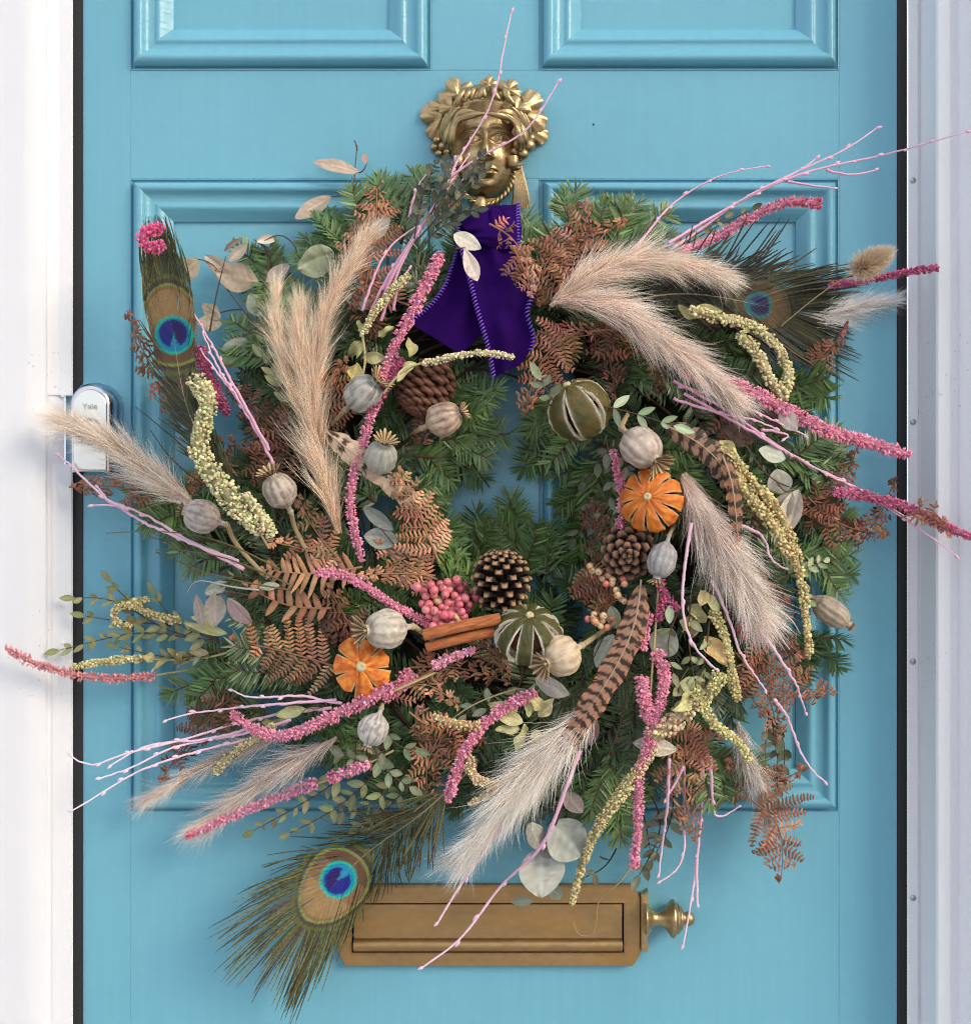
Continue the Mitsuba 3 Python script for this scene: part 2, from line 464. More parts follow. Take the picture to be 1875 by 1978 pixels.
# bracket and finial of the pull at its right end
sc = []
for k in range(13):
    t = k / 12
    sc.append((X(1236 + 3 + 12 * (1 - abs(2 * t - 1) ** 0.7) * 1.0), Z(1716 + 118 * t)))
br = Polygon([(X(1235.5), Z(1722)), (X(1240), Z(1722))] + [(X(1249), Z(1715))] + [(X(1250), Z(1725)), (X(1247), Z(1745)), (X(1256), Z(1760)), (X(1256), Z(1790)), (X(1247), Z(1805)),
             (X(1249), Z(1822)), (X(1247), Z(1834)), (X(1240), Z(1830)), (X(1235.5), Z(1830))])
part(lp, 'bracket', plate_xz(br, -.0002, -.014, .002), 'm_brass')
fp = [(0, 30), (3, 29), (7, 24), (12, 18), (18, 14), (26, 13), (32, 15), (38, 20), (43, 27), (47, 33), (49, 36), (52, 37.5), (55, 36.5), (57, 32), (60, 29.5), (63, 29.5), (65, 26), (67, 23), (69, 22.5), (71, 18),
      (72.5, 12), (75, 11.5), (78, 13.5), (82, 14.2), (86, 13.5), (90, 10.5), (93, 6), (94.5, 0)]
v, f = lathe(P(1246, 1775, .019), [1, 0, 0], [(a * S, b * S * .97) for a, b in fp], 40)
part(lp, 'finial', (v, f), 'm_brass', smooth=35)

# ---------------------------------------------------------------- the rim lock
lk = numbered(door + '__cylinder_lock')


def stadium(hw, cx, ztop, zbot, r, n=20):
    """an outline with a round top and a slightly rounded foot, in metres about the lock's centre"""
    a = np.linspace(0, np.pi, n)
    top = [(cx + hw * math.cos(t), ztop - hw + hw * math.sin(t)) for t in a]
    foot = []
    for c, s0 in (((cx - hw + r, zbot + r), np.pi), ((cx + hw - r, zbot + r), 1.5 * np.pi)):
        foot += [(c[0] + r * math.cos(t), c[1] + r * math.sin(t)) for t in np.linspace(s0, s0 + np.pi / 2, 6)]
    return np.array(top + foot)


def loft(rings):
    m = len(rings[0])
    v = np.vstack(rings)
    f = []
    for i in range(len(rings) - 1):
        for j in range(m):
            a, b, c, d = i * m + j, i * m + (j + 1) % m, (i + 1) * m + (j + 1) % m, (i + 1) * m + j
            f += [[a, b, c], [a, c, d]]
    c0 = len(v)
    v = np.vstack([v, rings[-1].mean(0)])
    k = (len(rings) - 1) * m
    f += [[k + j, k + (j + 1) % m, c0] for j in range(m)]
    return v, np.array(f)


lx, lz = X(194), Z(840)
rings = []
for d, hw, top, bot in [(0, .0240, .0518, -.0405), (.004, .0242, .0520, -.0405)] + [(.014 + .0205 * math.sin(a), .0165 + .0077 * math.cos(a), .0437 + .0083 * math.cos(a), -.0385 - .002 * math.cos(a)) for a in np.linspace(0, 1.5, 14)] or ((0, .0238, .0515, -.0405), (.003, .0240, .0518, -.0405), (.007, .0238, .0515, -.0405), (.013, .0230, .0502, -.0403), (.019, .0218, .0485, -.040), (.025, .0204, .0465, -.0395), (.030, .0190, .0442, -.039), (.0335, .0179, .0424, -.0385)):
    o = stadium(hw, 0, top, bot, .002)
    rings.append(np.stack([lx + o[:, 0], np.full(len(o), -d), lz + o[:, 1]], -1))
v, f = loft(rings)
scene[lk] = mikit.ply((v, f), 'm_chrome', smooth=40)
labels[lk] = {'label': 'chrome cylinder lock with a pale face at the left edge of the door'}
o = stadium(.0166, 0, .0436, -.0384, .0015)
rings = [np.stack([lx + o[:, 0] * k, np.full(len(o), -d), lz + .002 + (o[:, 1] - .002) * k], -1) for d, k in ((.0335, 1), (.0362, 1), (.0372, .975), (.0376, .94))]
v, f = loft(rings)
part(lk, 'face_plate', (v, f), 'm_steel', smooth=30)
cc = np.array([lx, -.0374, lz + .0015])
v, f = lathe(cc, FRONT, [(0, .0139), (.0022, .0136), (.003, .0128), (.0026, .0118), (.0004, .0104), (.0003, .0098)], 48)
part(lk, 'collar', (v, f), 'm_chrome', smooth=30)
v, f = lathe(cc, FRONT, [(0, .0098), (.0024, .0097), (.0030, .0090), (.0031, 0)], 40)
part(lk, 'cylinder', (v, f), 'm_steel', smooth=30)
kh = trimesh.util.concatenate([bx(lx - .0011, lx + .0011, -.0409, -.0395, lz - .0055, lz + .002), bx(lx - .0022, lx + .0006, -.0408, -.0395, lz - .0028, lz - .0006)])
part(lk, 'keyhole', kh, 'm_hole')
tx = meshkit.text_mesh('Yale', 0.0052, 0.0005, bold=True)
w = tx.bounds[1][0] - tx.bounds[0][0]
vv = np.array(tx.vertices)
vv = np.stack([(vv[:, 0] - w / 2) * 1.0 + lx, -.03755 - vv[:, 2], vv[:, 1] + lz + .0235], -1)
scene['m_letter'] = two(pr(rgb(0.30, 0.28, 0.23), 0.5, 0.4, metallic=0.6))
part(lk, 'lettering', trimesh.Trimesh(vv, tx.faces, process=False), 'm_letter')

# ---------------------------------------------------------------- the door knocker, part of the door
kn = numbered(door + '__door_knocker')
labels[kn] = {'label': 'brass door knocker cast as a woman\'s head with vine leaves, grapes and tassels'}


def g2(x, y, cx, cy, rx, ry):
    return np.exp(-(((x - cx) / rx) ** 2 + ((y - cy) / ry) ** 2))


def dome(x, y, cx, cy, rx, ry, h, p=2.0):
    q = 1 - np.abs((x - cx) / rx) ** p - np.abs((y - cy) / ry) ** p
    return h * np.sqrt(np.maximum(q, 0))


def smax(a, b, k=5.0):
    return np.logaddexp(a / k, b / k) * k


gx, gy = np.meshgrid(np.linspace(838, 1038, 230), np.linspace(150, 398, 280))
FX = 938                                                        # the middle of the face
# the skull with its band, and the face in front of it (heights in px)
head = dome(gx, gy, FX, 236, 88, 86, 58, 2.2)
neck = dome(gx, gy, FX - 2, 372, 34, 30, 24)
fw = 62 - 0.0011 * np.maximum(gy - 292, 0) ** 2.05             # the cheeks narrow to the chin
fq = 1 - np.abs((gx - FX) / np.maximum(fw, 20)) ** 2.3 - np.abs((gy - 285) / 95.0) ** 2.6
face = 84 * np.maximum(fq, 0) ** 0.5
face = face - 5 * g2(gx, gy, FX - 44, 292, 14, 30) - 5 * g2(gx, gy, FX + 44, 292, 14, 30)
for s in (-1, 1):
    ex, ey = FX + s * 26, 267
    face = face - 15 * g2(gx, gy, ex - s * 3, ey, 21, 14) - 5 * g2(gx, gy, ex - s * 12, ey + 3, 9, 10)
    face = face + 8.5 * g2(gx, gy, ex, ey + 1, 12.5, 9)         # the eyeball
    up = np.exp(-((gy - (ey - 9.5 + 0.020 * (gx - ex) ** 2)) / 2.3) ** 2) * (np.abs(gx - ex) < 20)
    lo = np.exp(-((gy - (ey + 10.5 - 0.016 * (gx - ex) ** 2)) / 2.1) ** 2) * (np.abs(gx - ex) < 18)
    face = face + 6.0 * up + 4.0 * lo
    rr = np.hypot(gx - ex, gy - ey)
    face = face + 2.4 * np.exp(-((rr - 5.6) / 1.2) ** 2) - 3.6 * np.exp(-(rr / 2.6) ** 2)
    br = np.exp(-((gy - (ey - 21 + 0.012 * (gx - ex + s * 4) ** 2)) / 4.0) ** 2) * np.exp(-((gx - ex) / 20.0) ** 4)
    face = face + 7 * br
    face = face + 5 * g2(gx, gy, FX + s * 31, 304, 15, 16)      # cheekbone
    face = face - 4 * g2(gx, gy, FX + s * 19, 333, 7, 10)
nb = 0.5 + 0.5 * np.tanh((gy - 240) / 10)
nw = 7 + 5.5 * np.clip((gy - 250) / 55, 0, 1)
nose = np.exp(-((gx - FX) / nw) ** 2) * (7 + 17 * np.clip((gy - 248) / 54, 0, 1)) * nb * (0.5 - 0.5 * np.tanh((gy - 309) / 3.2))
face = face + nose + 7 * g2(gx, gy, FX - 10, 306, 5, 5) + 7 * g2(gx, gy, FX + 10, 306, 5, 5)
face = face - 4 * g2(gx, gy, FX, 317, 4, 5)
lip1 = np.exp(-((gy - (326 + 0.006 * (gx - FX) ** 2 - 2.2 * np.exp(-((gx - FX) / 5.0) ** 2) * -1)) / 3.4) ** 2) * np.exp(-((gx - FX) / 19.0) ** 4)
lip2 = np.exp(-((gy - (336.5 - 0.010 * (gx - FX) ** 2)) / 4.4) ** 2) * np.exp(-((gx - FX) / 15.0) ** 4)
mo = np.exp(-((gy - (331 + 0.003 * (gx - FX) ** 2)) / 1.3) ** 2) * np.exp(-((gx - FX) / 21.0) ** 6)
face = face + 7 * lip1 + 8 * lip2 - 6 * mo - 5 * g2(gx, gy, FX, 346, 13, 4) + 9 * g2(gx, gy, FX, 360, 15, 10)
band = 5 * (0.5 + 0.5 * np.tanh((gy - (190 + 0.0022 * (gx - FX) ** 2)) / 1.6)) * (0.5 - 0.5 * np.tanh((gy - (219 + 0.0016 * (gx - FX) ** 2)) / 1.6)) * (head > 8)
wave = np.sin((gx - FX) * 0.23 + np.sin(gy * 0.13) * 2.2) * np.clip((188 - gy) / 12, 0, 1) * 2.6 * (head > 6)
lump = (meshkit.noise(np.stack([gx / 17, gy / 11, 0 * gx], -1), 3) - .5) * 11 * np.clip((192 - gy) / 8, 0, 1) * (head > 6)
H = np.where(face > 1, smax(face, head + band + wave + lump, 3.0), head + band + wave + lump)
H = np.maximum(H, neck)
H = H * 0.62
mask = H > 0.6
idx = -np.ones(gx.shape, int)
vs = []
ok = mask[:-1, :-1] & mask[1:, :-1] & mask[:-1, 1:] & mask[1:, 1:]
need = np.zeros_like(mask)
for a, b in ((0, 0), (1, 0), (0, 1), (1, 1)):
    need[a:need.shape[0] - 1 + a, b:need.shape[1] - 1 + b] |= ok
idx[need] = np.arange(need.sum())
dd = np.where(need, H, 0) * S
kx = S * (DIST - 0.02) / DIST
vs = np.stack([(gx - CX) * kx, -dd, CZW - (gy - CZ) * kx], -1)[need]
r, c = np.nonzero(ok)
q = np.stack([idx[r, c], idx[r + 1, c], idx[r + 1, c + 1], idx[r, c + 1]], -1)
fh = np.vstack([q[:, [0, 1, 2]], q[:, [0, 2, 3]]])
# a rim that closes the relief to the door
e = np.sort(np.vstack([fh[:, [0, 1]], fh[:, [1, 2]], fh[:, [2, 0]]]), 1)
u, cnt = np.unique(e, axis=0, return_counts=True)
rim = u[cnt == 1]
back = vs.copy()
back[:, 1] = -0.0004
nb_ = len(vs)
fr = np.vstack([np.stack([rim[:, 0], rim[:, 1], rim[:, 1] + nb_], -1), np.stack([rim[:, 0], rim[:, 1] + nb_, rim[:, 0] + nb_], -1)])
scene[kn] = mikit.ply((np.vstack([vs, back]), np.vstack([fh, fr])), 'm_brass', smooth=50)
KD = 0.038


def K(px, py, d):
    return P(px, py, d)


hr = G()
rng = np.random.default_rng(5)
for s in (-1, 1):                                                # waves of hair combed down at both sides from under the band
    for k in range(9):
        a = k / 8
        x0 = FX + s * (2 + 30 * a)
        pts = [K(x0, 219 - 6 * a, .047 - .004 * a), K(FX + s * (32 + 20 * a), 223 - 6 * a + 5 * math.sin(k), .044 - .006 * a), K(FX + s * (56 + 12 * a), 240 + 3 * a, .035 - .008 * a),
               K(FX + s * (64 + 15 * a), 268 + 5 * math.sin(k * 2), .030 - .008 * a), K(FX + s * (64 + 15 * a), 291 - 6 * a, .021 - .006 * a)]
        p = spline(pts, 26)
        tube(hr, p, (.0029 + .0009 * np.sin(np.linspace(0, 9, 26) + k)) * np.sin(np.linspace(.5, 2.7, 26)), (1, 1, 1), 7)
    for k in range(4):
        p = spline([K(FX + s * (50 + 8 * k), 206 + 4 * k, .036 - .004 * k), K(FX + s * (66 + 6 * k), 225 + 8 * k, .03 - .004 * k), K(FX + s * (72 + 4 * k), 256 + 5 * k, .022 - .003 * k)], 16)
        tube(hr, p, .0028 * np.sin(np.linspace(.6, 2.7, 16)), (1, 1, 1), 7)
for k in range(9):
    a = k / 8 - .5
    p = spline([K(FX + 110 * a, 196 - 8 * (1 - 4 * a * a) + 10 * abs(a), .036), K(FX + 96 * a + 8 * math.sin(k * 3), 178 + 12 * abs(a), .036), K(FX + 66 * a, 166 + 8 * abs(a), .026)], 14)
    tube(hr, p, .0034 * np.sin(np.linspace(.5, 2.8, 14)), (1, 1, 1), 7)
v, f, c = hr.out()
part(kn, 'hair', (v, f), 'm_brass', smooth=True)


def vine_leaf(cx, cy, size, ang, d, lobes=5, cup=.35):
    """a lobed leaf with raised veins; ang: where its tip points, degrees clockwise from up"""
    nr, na = 9, 61
    a = np.linspace(-np.pi * .93, np.pi * .93, na)
    R = 0.60 + 0.40 * np.abs(np.cos(a * lobes / 2.2)) ** 0.6 + 0.03 * np.cos(a * 17)
    rr = np.linspace(0, 1, nr)
    A, Q = np.meshgrid(a, rr)
    RR = Q * R[None] * size
    x, y = RR * np.sin(A), RR * np.cos(A) - size * .25
    ridge = np.cos(A * lobes / 2.2) ** 10 * np.sin(Q * np.pi * .9) * size * .09
    h = d / S + size * (.30 * (1 - Q ** 2)) * cup * 2 + ridge - size * .10 * np.abs(np.cos(A * lobes / 1.1)) * Q
    t = math.radians(ang)
    X_, Y_ = cx + x * math.cos(t) + y * math.sin(t), cy + x * math.sin(t) - y * math.cos(t)
    top = np.stack([(X_ - CX) * kx, -h * S, CZW - (Y_ - CZ) * kx], -1).reshape(-1, 3)
    bot = top + np.array([0, .0022, 0])
    i, j = np.meshgrid(np.arange(nr - 1), np.arange(na - 1), indexing='ij')
    q = np.stack([i * na + j, (i + 1) * na + j, (i + 1) * na + j + 1, i * na + j + 1], -1).reshape(-1, 4)
    f = np.vstack([q[:, [0, 1, 2]], q[:, [0, 2, 3]]])
    n = len(top)
    o = (nr - 1) * na + np.arange(na)
    sk = np.vstack([np.stack([o[:-1], o[1:], o[1:] + n], -1), np.stack([o[:-1], o[1:] + n, o[:-1] + n], -1)])
    return np.vstack([top, bot]), np.vstack([f, f[:, ::-1] + n, sk])


for a in ((848, 230, 45, -150, .007), (850, 202, 33, -80, .010), (880, 172, 38, -22, .013), (944, 158, 18, 4, .020), (984, 168, 26, 30, .018), (1014, 205, 54, 38, .014), (1026, 248, 46, 112, .008), (1000, 222, 30, 150, .024), (872, 216, 26, -170, .021)):
    part(kn, 'leaf', vine_leaf(*a), 'm_brass', smooth=40)
for (x, y, r, d) in ((838, 284, 8, .006), (854, 282, 8, .008), (843, 270, 7, .006), (847, 296, 7.5, .005), (862, 293, 7, .006), (860, 270, 7, .008),
                     (1002, 278, 11.5, .018), (1021, 281, 12.5, .014), (1010, 297, 11, .014), (1004, 303, 8, .008), (994, 292, 8, .016), (1026, 266, 8, .012)):
    part(kn, 'grape', ball(K(x, y, d), r * S, 2), 'm_brass', smooth=True)
for s, tilt in ((-1, -4), (1, 8)):                                   # a tassel below each ear
    x0 = FX + s * 61
    gt = G()
    v, f = lathe(K(x0 - s * 8, 300, .021), nrm(K(x0 - s * 8, 330, .021) - K(x0 - s * 8, 300, .021)), [(0, .002), (.001, .005), (.005, .0058), (.010, .0052), (.013, .003), (.014, 0)], 20)
    gt.add(v, f, (1, 1, 1))
    for k in range(7):
        a = k / 6 - .5
        p = spline([K(x0 + 8 * a, 313, .010), K(x0 + 13 * a + tilt * .3, 335, .012), K(x0 + 20 * a + tilt * .8, 368, .012), K(x0 + 27 * a + tilt, 398 + 5 * math.cos(a * 3), .009)], 14)
        tube(gt, p, np.linspace(.0019, .0030, 14), (1, 1, 1), 7)
    for yy, w in ((316, 9), (322, 8)):
        tube(gt, spline([K(x0 - w, yy, .008), K(x0, yy + 1, .016), K(x0 + w, yy, .008)], 9), .0017, (1, 1, 1), 7)
    v, f, c = gt.out()
    part(kn, 'tassel', (v, f), 'm_brass', smooth=40)
gt = G()
rp = spline([K(FX + 56, 318, .010), K(FX + 52, 350, .013), K(FX + 30, 382, .016), K(FX - 4, 396, .017), K(FX - 34, 382, .015), K(FX - 54, 346, .010)], 120)
t, b, n = frames(rp)
for ph in (0, np.pi):
    a = np.linspace(0, 60, 120) + ph
    tube(gt, rp + .0014 * (np.cos(a)[:, None] * b + np.sin(a)[:, None] * n), .0016, (1, 1, 1), 6)
v, f, c = gt.out()
part(kn, 'rope_collar', (v, f), 'm_brass', smooth=True)
v, f = lathe(K(928, 388, .012), nrm(K(926, 420, .012) - K(928, 388, .012)), [(-.004, .004), (0, .007), (.006, .0085), (.012, .0075), (.016, .009), (.02, .008), (.024, 0)], 24)
part(kn, 'boss', (v, f), 'm_brass', smooth=40)

# ================================================================ the wreath
WX, WY, WR = 990, 1000, 392


def surf(px, py):
    t = (math.hypot(px - WX, (py - WY) * .97) - WR) / 268
    return .026 + .062 * math.sqrt(max(0.0, 1 - t * t))


def path(pts, off, n, **k):
    """points (px, py) lie off metres in front of the wreath; points (px, py, d) at d metres from the door"""
    q = [P(*p) if len(p) == 3 else P(p[0], p[1], surf(*p) + off) for p in pts]
    return spline(q, n)


def vary(rng, col, k, n=None):
    """n colours about col, of varied lightness and a little varied hue"""
    n_ = 1 if n is None else n
    m = np.asarray(col) * np.exp(rng.normal(0, k, (n_, 1))) * np.exp(rng.normal(0, k * .35, (n_, 3)))
    return m[0] if n is None else m


# the ring that carries it all: bound twigs under moss
wr = thing('wreath_ring', 'dark bound twig and moss ring glimpsed in the gaps of the wreath', 'wreath')
a, bb = np.meshgrid(np.linspace(0, 2 * np.pi, 160, endpoint=False), np.linspace(0, 2 * np.pi, 36, endpoint=False), indexing='ij')
rr = 92 * S
x = (WR * S + rr * 1.1 * np.cos(bb)) * np.cos(a)
z = (WR * S + rr * 1.1 * np.cos(bb)) * np.sin(a)
y = -(.036 + .028 * np.sin(bb))
v = np.stack([x, y, z], -1).reshape(-1, 3)
v = v * (1 + .10 * (meshkit.fbm(v * 90, 3, 2) - .5)[:, None]) + np.array([(WX - CX) * S, 0, CZW - (WY - CZ) * S])
v[:, 1] = np.minimum(v[:, 1], -.004)
i, j = np.meshgrid(np.arange(160), np.arange(36), indexing='ij')
q = np.stack([i * 36 + j, i * 36 + (j + 1) % 36, (i + 1) % 160 * 36 + (j + 1) % 36, (i + 1) % 160 * 36 + j], -1).reshape(-1, 4)
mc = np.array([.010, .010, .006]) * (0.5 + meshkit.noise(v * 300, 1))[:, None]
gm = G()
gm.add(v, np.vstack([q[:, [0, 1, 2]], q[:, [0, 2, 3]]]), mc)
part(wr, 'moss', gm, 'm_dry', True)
rng = np.random.default_rng(11)
gm = G()
for k in range(150):
    a0 = rng.uniform(0, 2 * np.pi)
    R0 = rng.uniform(270, 520)
    aa = a0 + np.linspace(0, rng.uniform(.25, .6), 5)
    RR = R0 + np.linspace(0, rng.uniform(-50, 50), 5)
    p = spline([P(WX + R * math.cos(t), WY + R * math.sin(t), surf(WX + R * math.cos(t), WY + R * math.sin(t)) - .014 + rng.normal(0, .004)) for R, t in zip(RR, aa)], 9)
    tube(gm, p, rng.uniform(.0007, .0018), vary(rng, (.028, .017, .010), .3), 5)
part(wr, 'twigs', gm, 'm_dry', True, kind='stuff')


# ---------------------------------------------------------------- builders of what is tied to it
def fir(pts, label, seed, off=-.02, nl=40, col=(.028, .070, .028), tip=(.07, .15, .06), group='fir sprigs that fill the wreath', side=3, dens=1.0):
    rng = np.random.default_rng(seed)
    key = thing('fir_sprig', label, 'fir sprig', group)
    p = path(pts, off, 24)
    t, b, n = frames(p, FRONT + rng.normal(0, .3, 3))
    L = np.linalg.norm(np.diff(p, axis=0), axis=1).sum()
    axes = [(p, 1.0)]
    for k in range(side * 2):                                     # side twigs lie in one plane, as in a spray of fir
        s = rng.uniform(.12, .72)
        i = int(s * 23)
        sg = 1 if k % 2 else -1
        l = L * (1 - s) * rng.uniform(.45, .75)
        d = nrm(t[i] * .75 + sg * b[i] * .66 + n[i] * rng.normal(.05, .15))
        d2 = nrm(d + t[i] * .3)
        axes.append((spline([p[i], p[i] + d * l * .5, p[i] + d * l * .5 + d2 * l * .5], 12), .85))
    gs, gn = G(), G()
    stemc = vary(rng, (.075, .045, .022), .2)
    for ax, k in axes:
        m = len(ax)
        tube(gs, ax, np.linspace(.0013, .0006, m) * (1.2 if k == 1 else .8), stemc, 5)
        l = np.linalg.norm(np.diff(ax, axis=0), axis=1).sum()
        cnt = max(10, int(l / .00215 * dens))
        u = np.sort(rng.uniform(.02, 1, cnt * 3))
        at, ab, an = frames(ax, n[12])
        I = u * (m - 1)
        root = np.stack([np.interp(I, np.arange(m), ax[:, c]) for c in range(3)], -1)
        T_ = np.stack([np.interp(I, np.arange(m), at[:, c]) for c in range(3)], -1)
        B_ = np.stack([np.interp(I, np.arange(m), ab[:, c]) for c in range(3)], -1)
        N_ = np.stack([np.interp(I, np.arange(m), an[:, c]) for c in range(3)], -1)
        sg = rng.choice([-1, 1], len(u))
        up = np.abs(rng.normal(0, .19, len(u)))
        fw = .52 + .9 * np.clip((u - .88) / .12, 0, 1) + rng.normal(0, .10, len(u))
        wid = 1 - .75 * np.clip((u - .93) / .07, 0, 1)
        d = nrm(T_ * fw[:, None] + B_ * (sg * wid)[:, None] + N_ * up[:, None])
        ln = nl * S * k * rng.uniform(.75, 1.1, len(u)) * (1 - .25 * np.clip((u - .9) / .1, 0, 1)) * (.75 + .25 * np.clip(u / .12, 0, 1))
        p1 = root + d * (ln * .5)[:, None]
        p2 = p1 + nrm(d + T_ * .16 + rng.normal(0, .045, d.shape)) * (ln * .5)[:, None]
        hint = nrm(N_ + rng.normal(0, .28, d.shape))
        base = vary(rng, col, .40, len(u))
        ribbons(gn, root, p1, p2, .0023, base * .85, base * .45 + np.asarray(tip) * .55 * rng.uniform(.7, 1.2, (len(u), 1)), 3, hint, [.6, 1, .85, 0])
    part(key, 'stem', gs, 'm_dry', True)
    part(key, 'needles', gn, 'm_needle', kind='stuff')
    return key


def leaflets(g, base, T_, S_, N_, L, W, col, curl):
    """small oval leaflets with a fold along the middle and a curl"""
    tt = np.array([0, 0, .38, .38, .76, .76, 1.0, 0, .38, .78])
    ww = np.array([-.46, .46, -.5, .5, -.36, .36, 0, 0, 0, 0])
    hh = np.array([0, 0, -.10, -.10, -.14, -.14, 0, .10, .10, .06])
    n = len(base)
    L = np.broadcast_to(L, (n,))
    W = np.broadcast_to(W, (n,))
    curl = np.broadcast_to(curl, (n,))
    v = base[:, None] + (L[:, None] * tt[None])[..., None] * T_[:, None] + (W[:, None] * ww[None])[..., None] * S_[:, None] + (W[:, None] * hh[None] + (curl * L)[:, None] * (tt ** 2)[None])[..., None] * N_[:, None]
    f = np.array([[0, 2, 8], [0, 8, 7], [7, 8, 3], [7, 3, 1], [2, 4, 9], [2, 9, 8], [8, 9, 5], [8, 5, 3], [4, 6, 9], [9, 6, 5]])
    f = (f[None] + (np.arange(n) * 10)[:, None, None]).reshape(-1, 3)
    k = np.array([.82, .82, .92, .92, 1.0, 1.0, 1.08, .86, 1.14, 1.1])
    g.add(v.reshape(-1, 3), f, (np.broadcast_to(col, (n, 3))[:, None] * k[None, :, None]).reshape(-1, 3))


def fern(pts, label, seed, W=70, off=.012, col=(.36, .145, .060), step=18, pl=14, roll=0.0, crumple=.25, kind=2, start=.06, group='dried bracken fronds in the wreath', shape=None):
    """a dried frond: a rachis with pinnae at both sides, each with its pinnules (kind 2), or with plain pinnules (kind 1). W, pl: length of a pinna and a pinnule in px"""
    rng = np.random.default_rng(seed)
    key = thing('fern_frond', label, 'fern frond', group)
    p = path(pts, off, 40)
    rl = np.array([math.sin(roll), -math.cos(roll), 0])
    t, b, n = frames(p, rl)
    L = np.linalg.norm(np.diff(p, axis=0), axis=1).sum() / S
    gs = G()
    tube(gs, p, np.linspace(.0011, .0004, 40), np.asarray(col) * .85, 5)
    part(key, 'rachis', gs, 'm_dry', True)
    cnt = max(4, int(L * (1 - start) / step))
    for k in range(cnt):
        s = start + (1 - start) * (k + .3) / cnt
        for sg in (-1, 1):
            ss = min(s + (0.5 * (1 - start) / cnt if sg > 0 else 0), .995)
            i = int(ss * 39)
            if kind == 1:
                wl = W * (math.sin(math.pi * min(1, .16 + .84 * ss)) ** .6 if shape is None else shape(ss)) * rng.uniform(.85, 1.1) * S
            else:
                wl = W * 1.12 * ((1 - ss) ** .75 * min(1, .55 + ss * 2.2) + .06) * rng.uniform(.75, 1.1) * S
            if rng.random() < .05 + .1 * crumple:
                continue
            d = nrm(t[i] * rng.normal(.42, .10) + sg * b[i] + n[i] * rng.normal(.0, .45 * crumple + .1))
            if kind == 1:
                g = G()
                leaflets(g, p[i][None], d[None], t[i][None], n[i][None], wl, step * .78 * S, vary(rng, col, .16), rng.normal(-.25, .3))
                part(key, 'pinna', g, 'm_dry', True)
                continue
            c1 = p[i] + d * wl * .5
            d2 = nrm(d + n[i] * rng.normal(-.35, .9 * crumple) + t[i] * rng.normal(.15, .9 * crumple))
            ax = spline([p[i], c1, c1 + d2 * wl * .35, c1 + d2 * wl * .35 + nrm(d2 + t[i] * rng.normal(.2, 1.4 * crumple) + n[i] * rng.normal(-.3, 1.5 * crumple)) * wl * .2], 14)
            at, ab, an = frames(ax, n[i] + rng.normal(0, .5 * crumple, 3))
            g = G()
            tube(g, ax, np.linspace(.0005, .0002, 14), np.asarray(col) * .8, 4)
            m = max(3, int(wl / S / 6.8))
            u = (np.arange(m) + .6) / m
            I = u * 13
            lk = lambda A: np.stack([np.interp(I, np.arange(14), A[:, c]) for c in range(3)], -1)
            R_, T_, B_, N_ = lk(ax), lk(at), lk(ab), lk(an)
            pc = vary(rng, col, .27)
            for q in (-1, 1):
                dd = nrm(B_ * q + T_ * .40 + N_ * rng.normal(0, .25, (m, 1)))
                ll = pl * S * (1 - u) ** .45 * rng.uniform(.8, 1.15, m) * min(1, .45 + wl / S / 60)
                leaflets(g, R_, dd, T_, N_, ll + .0014, 4.9 * S, vary(rng, pc, .10, m), rng.normal(-.3, .35, m))
            part(key, 'pinna', g, 'm_dry', True)
    return key


def leaf_mesh(g, base, d, n, L, W, col, rng, p=1.0, q=.75, curl=0.0, fold=.12, wave=.0, back=None, nu=13, tipcol=None):
    """one leaf blade from base along d; p, q shape its outline"""
    d = nrm(d)
    n = nrm(n - np.dot(n, d) * d)
    s = np.cross(d, n)
    u = np.linspace(0, 1, nu)
    w = W / 2 * np.sin(np.pi * np.clip(u, 0, 1) ** p) ** q
    w[0] = w[-1] = 0
    big = W > .012
    xs = np.linspace(-1, 1, 9) if big else np.array([-1, -.55, 0, .55, 1])
    if big:
        nu = 22
        u = np.linspace(0, 1, nu)
        w = W / 2 * np.sin(np.pi * u ** p) ** q
        w[0] = w[-1] = 0
    K_ = len(xs)
    ph = rng.uniform(0, 6)
    ang = curl * u
    ax = d * (L * (np.sin(ang) / curl if abs(curl) > 1e-3 else u))[:, None] + n * (L * ((1 - np.cos(ang)) / curl if abs(curl) > 1e-3 else 0 * u))[:, None]
    nn = n * np.cos(ang)[:, None] - d * np.sin(ang)[:, None]
    UU, XX = np.meshgrid(u, xs, indexing='ij')
    h = fold * np.abs(xs)[None] * w[:, None] + wave * W * np.sin(ph + u[:, None] * 9 + xs[None] * 2) * np.abs(xs)[None]
    if big:                                                        # dried blades are never quite flat
        q3 = np.stack([UU * 3 + ph, XX * 1.5, 0 * UU], -1)
        h = h + W * .13 * (meshkit.fbm(q3, 2, int(ph * 9)) - .5)
    v = base + ax[:, None] + s * (xs[None] * w[:, None])[..., None] + nn[:, None] * h[..., None]
    bl = meshkit.fbm(np.stack([UU * L / .006 + ph, XX * W / .010, 0 * UU], -1), 3, int(ph * 7))
    k = .74 + .52 * bl
    k = k * np.where(xs[None] == 0, 1.22, 1.0) * (1 - .10 * np.exp(-((np.abs(xs[None]) - .28) / .12) ** 2) * big)
    k = k * (1 + .07 * np.sin(u[:, None] * 34 - np.abs(xs[None]) * 7))
    spots = np.clip((bl - .66) / .08, 0, 1) * (rng.random() < .6)
    c = np.asarray(col) * k[..., None]
    c = c * (1 - .45 * spots[..., None]) + np.array([.13, .075, .04]) * .45 * spots[..., None]
    f = []
    for i in range(nu - 1):
        for j in range(K_ - 1):
            a = i * K_ + j
            f += [[a, a + 1, a + K_ + 1], [a, a + K_ + 1, a + K_]]
    g.add(v.reshape(-1, 3), f, c.reshape(-1, 3))


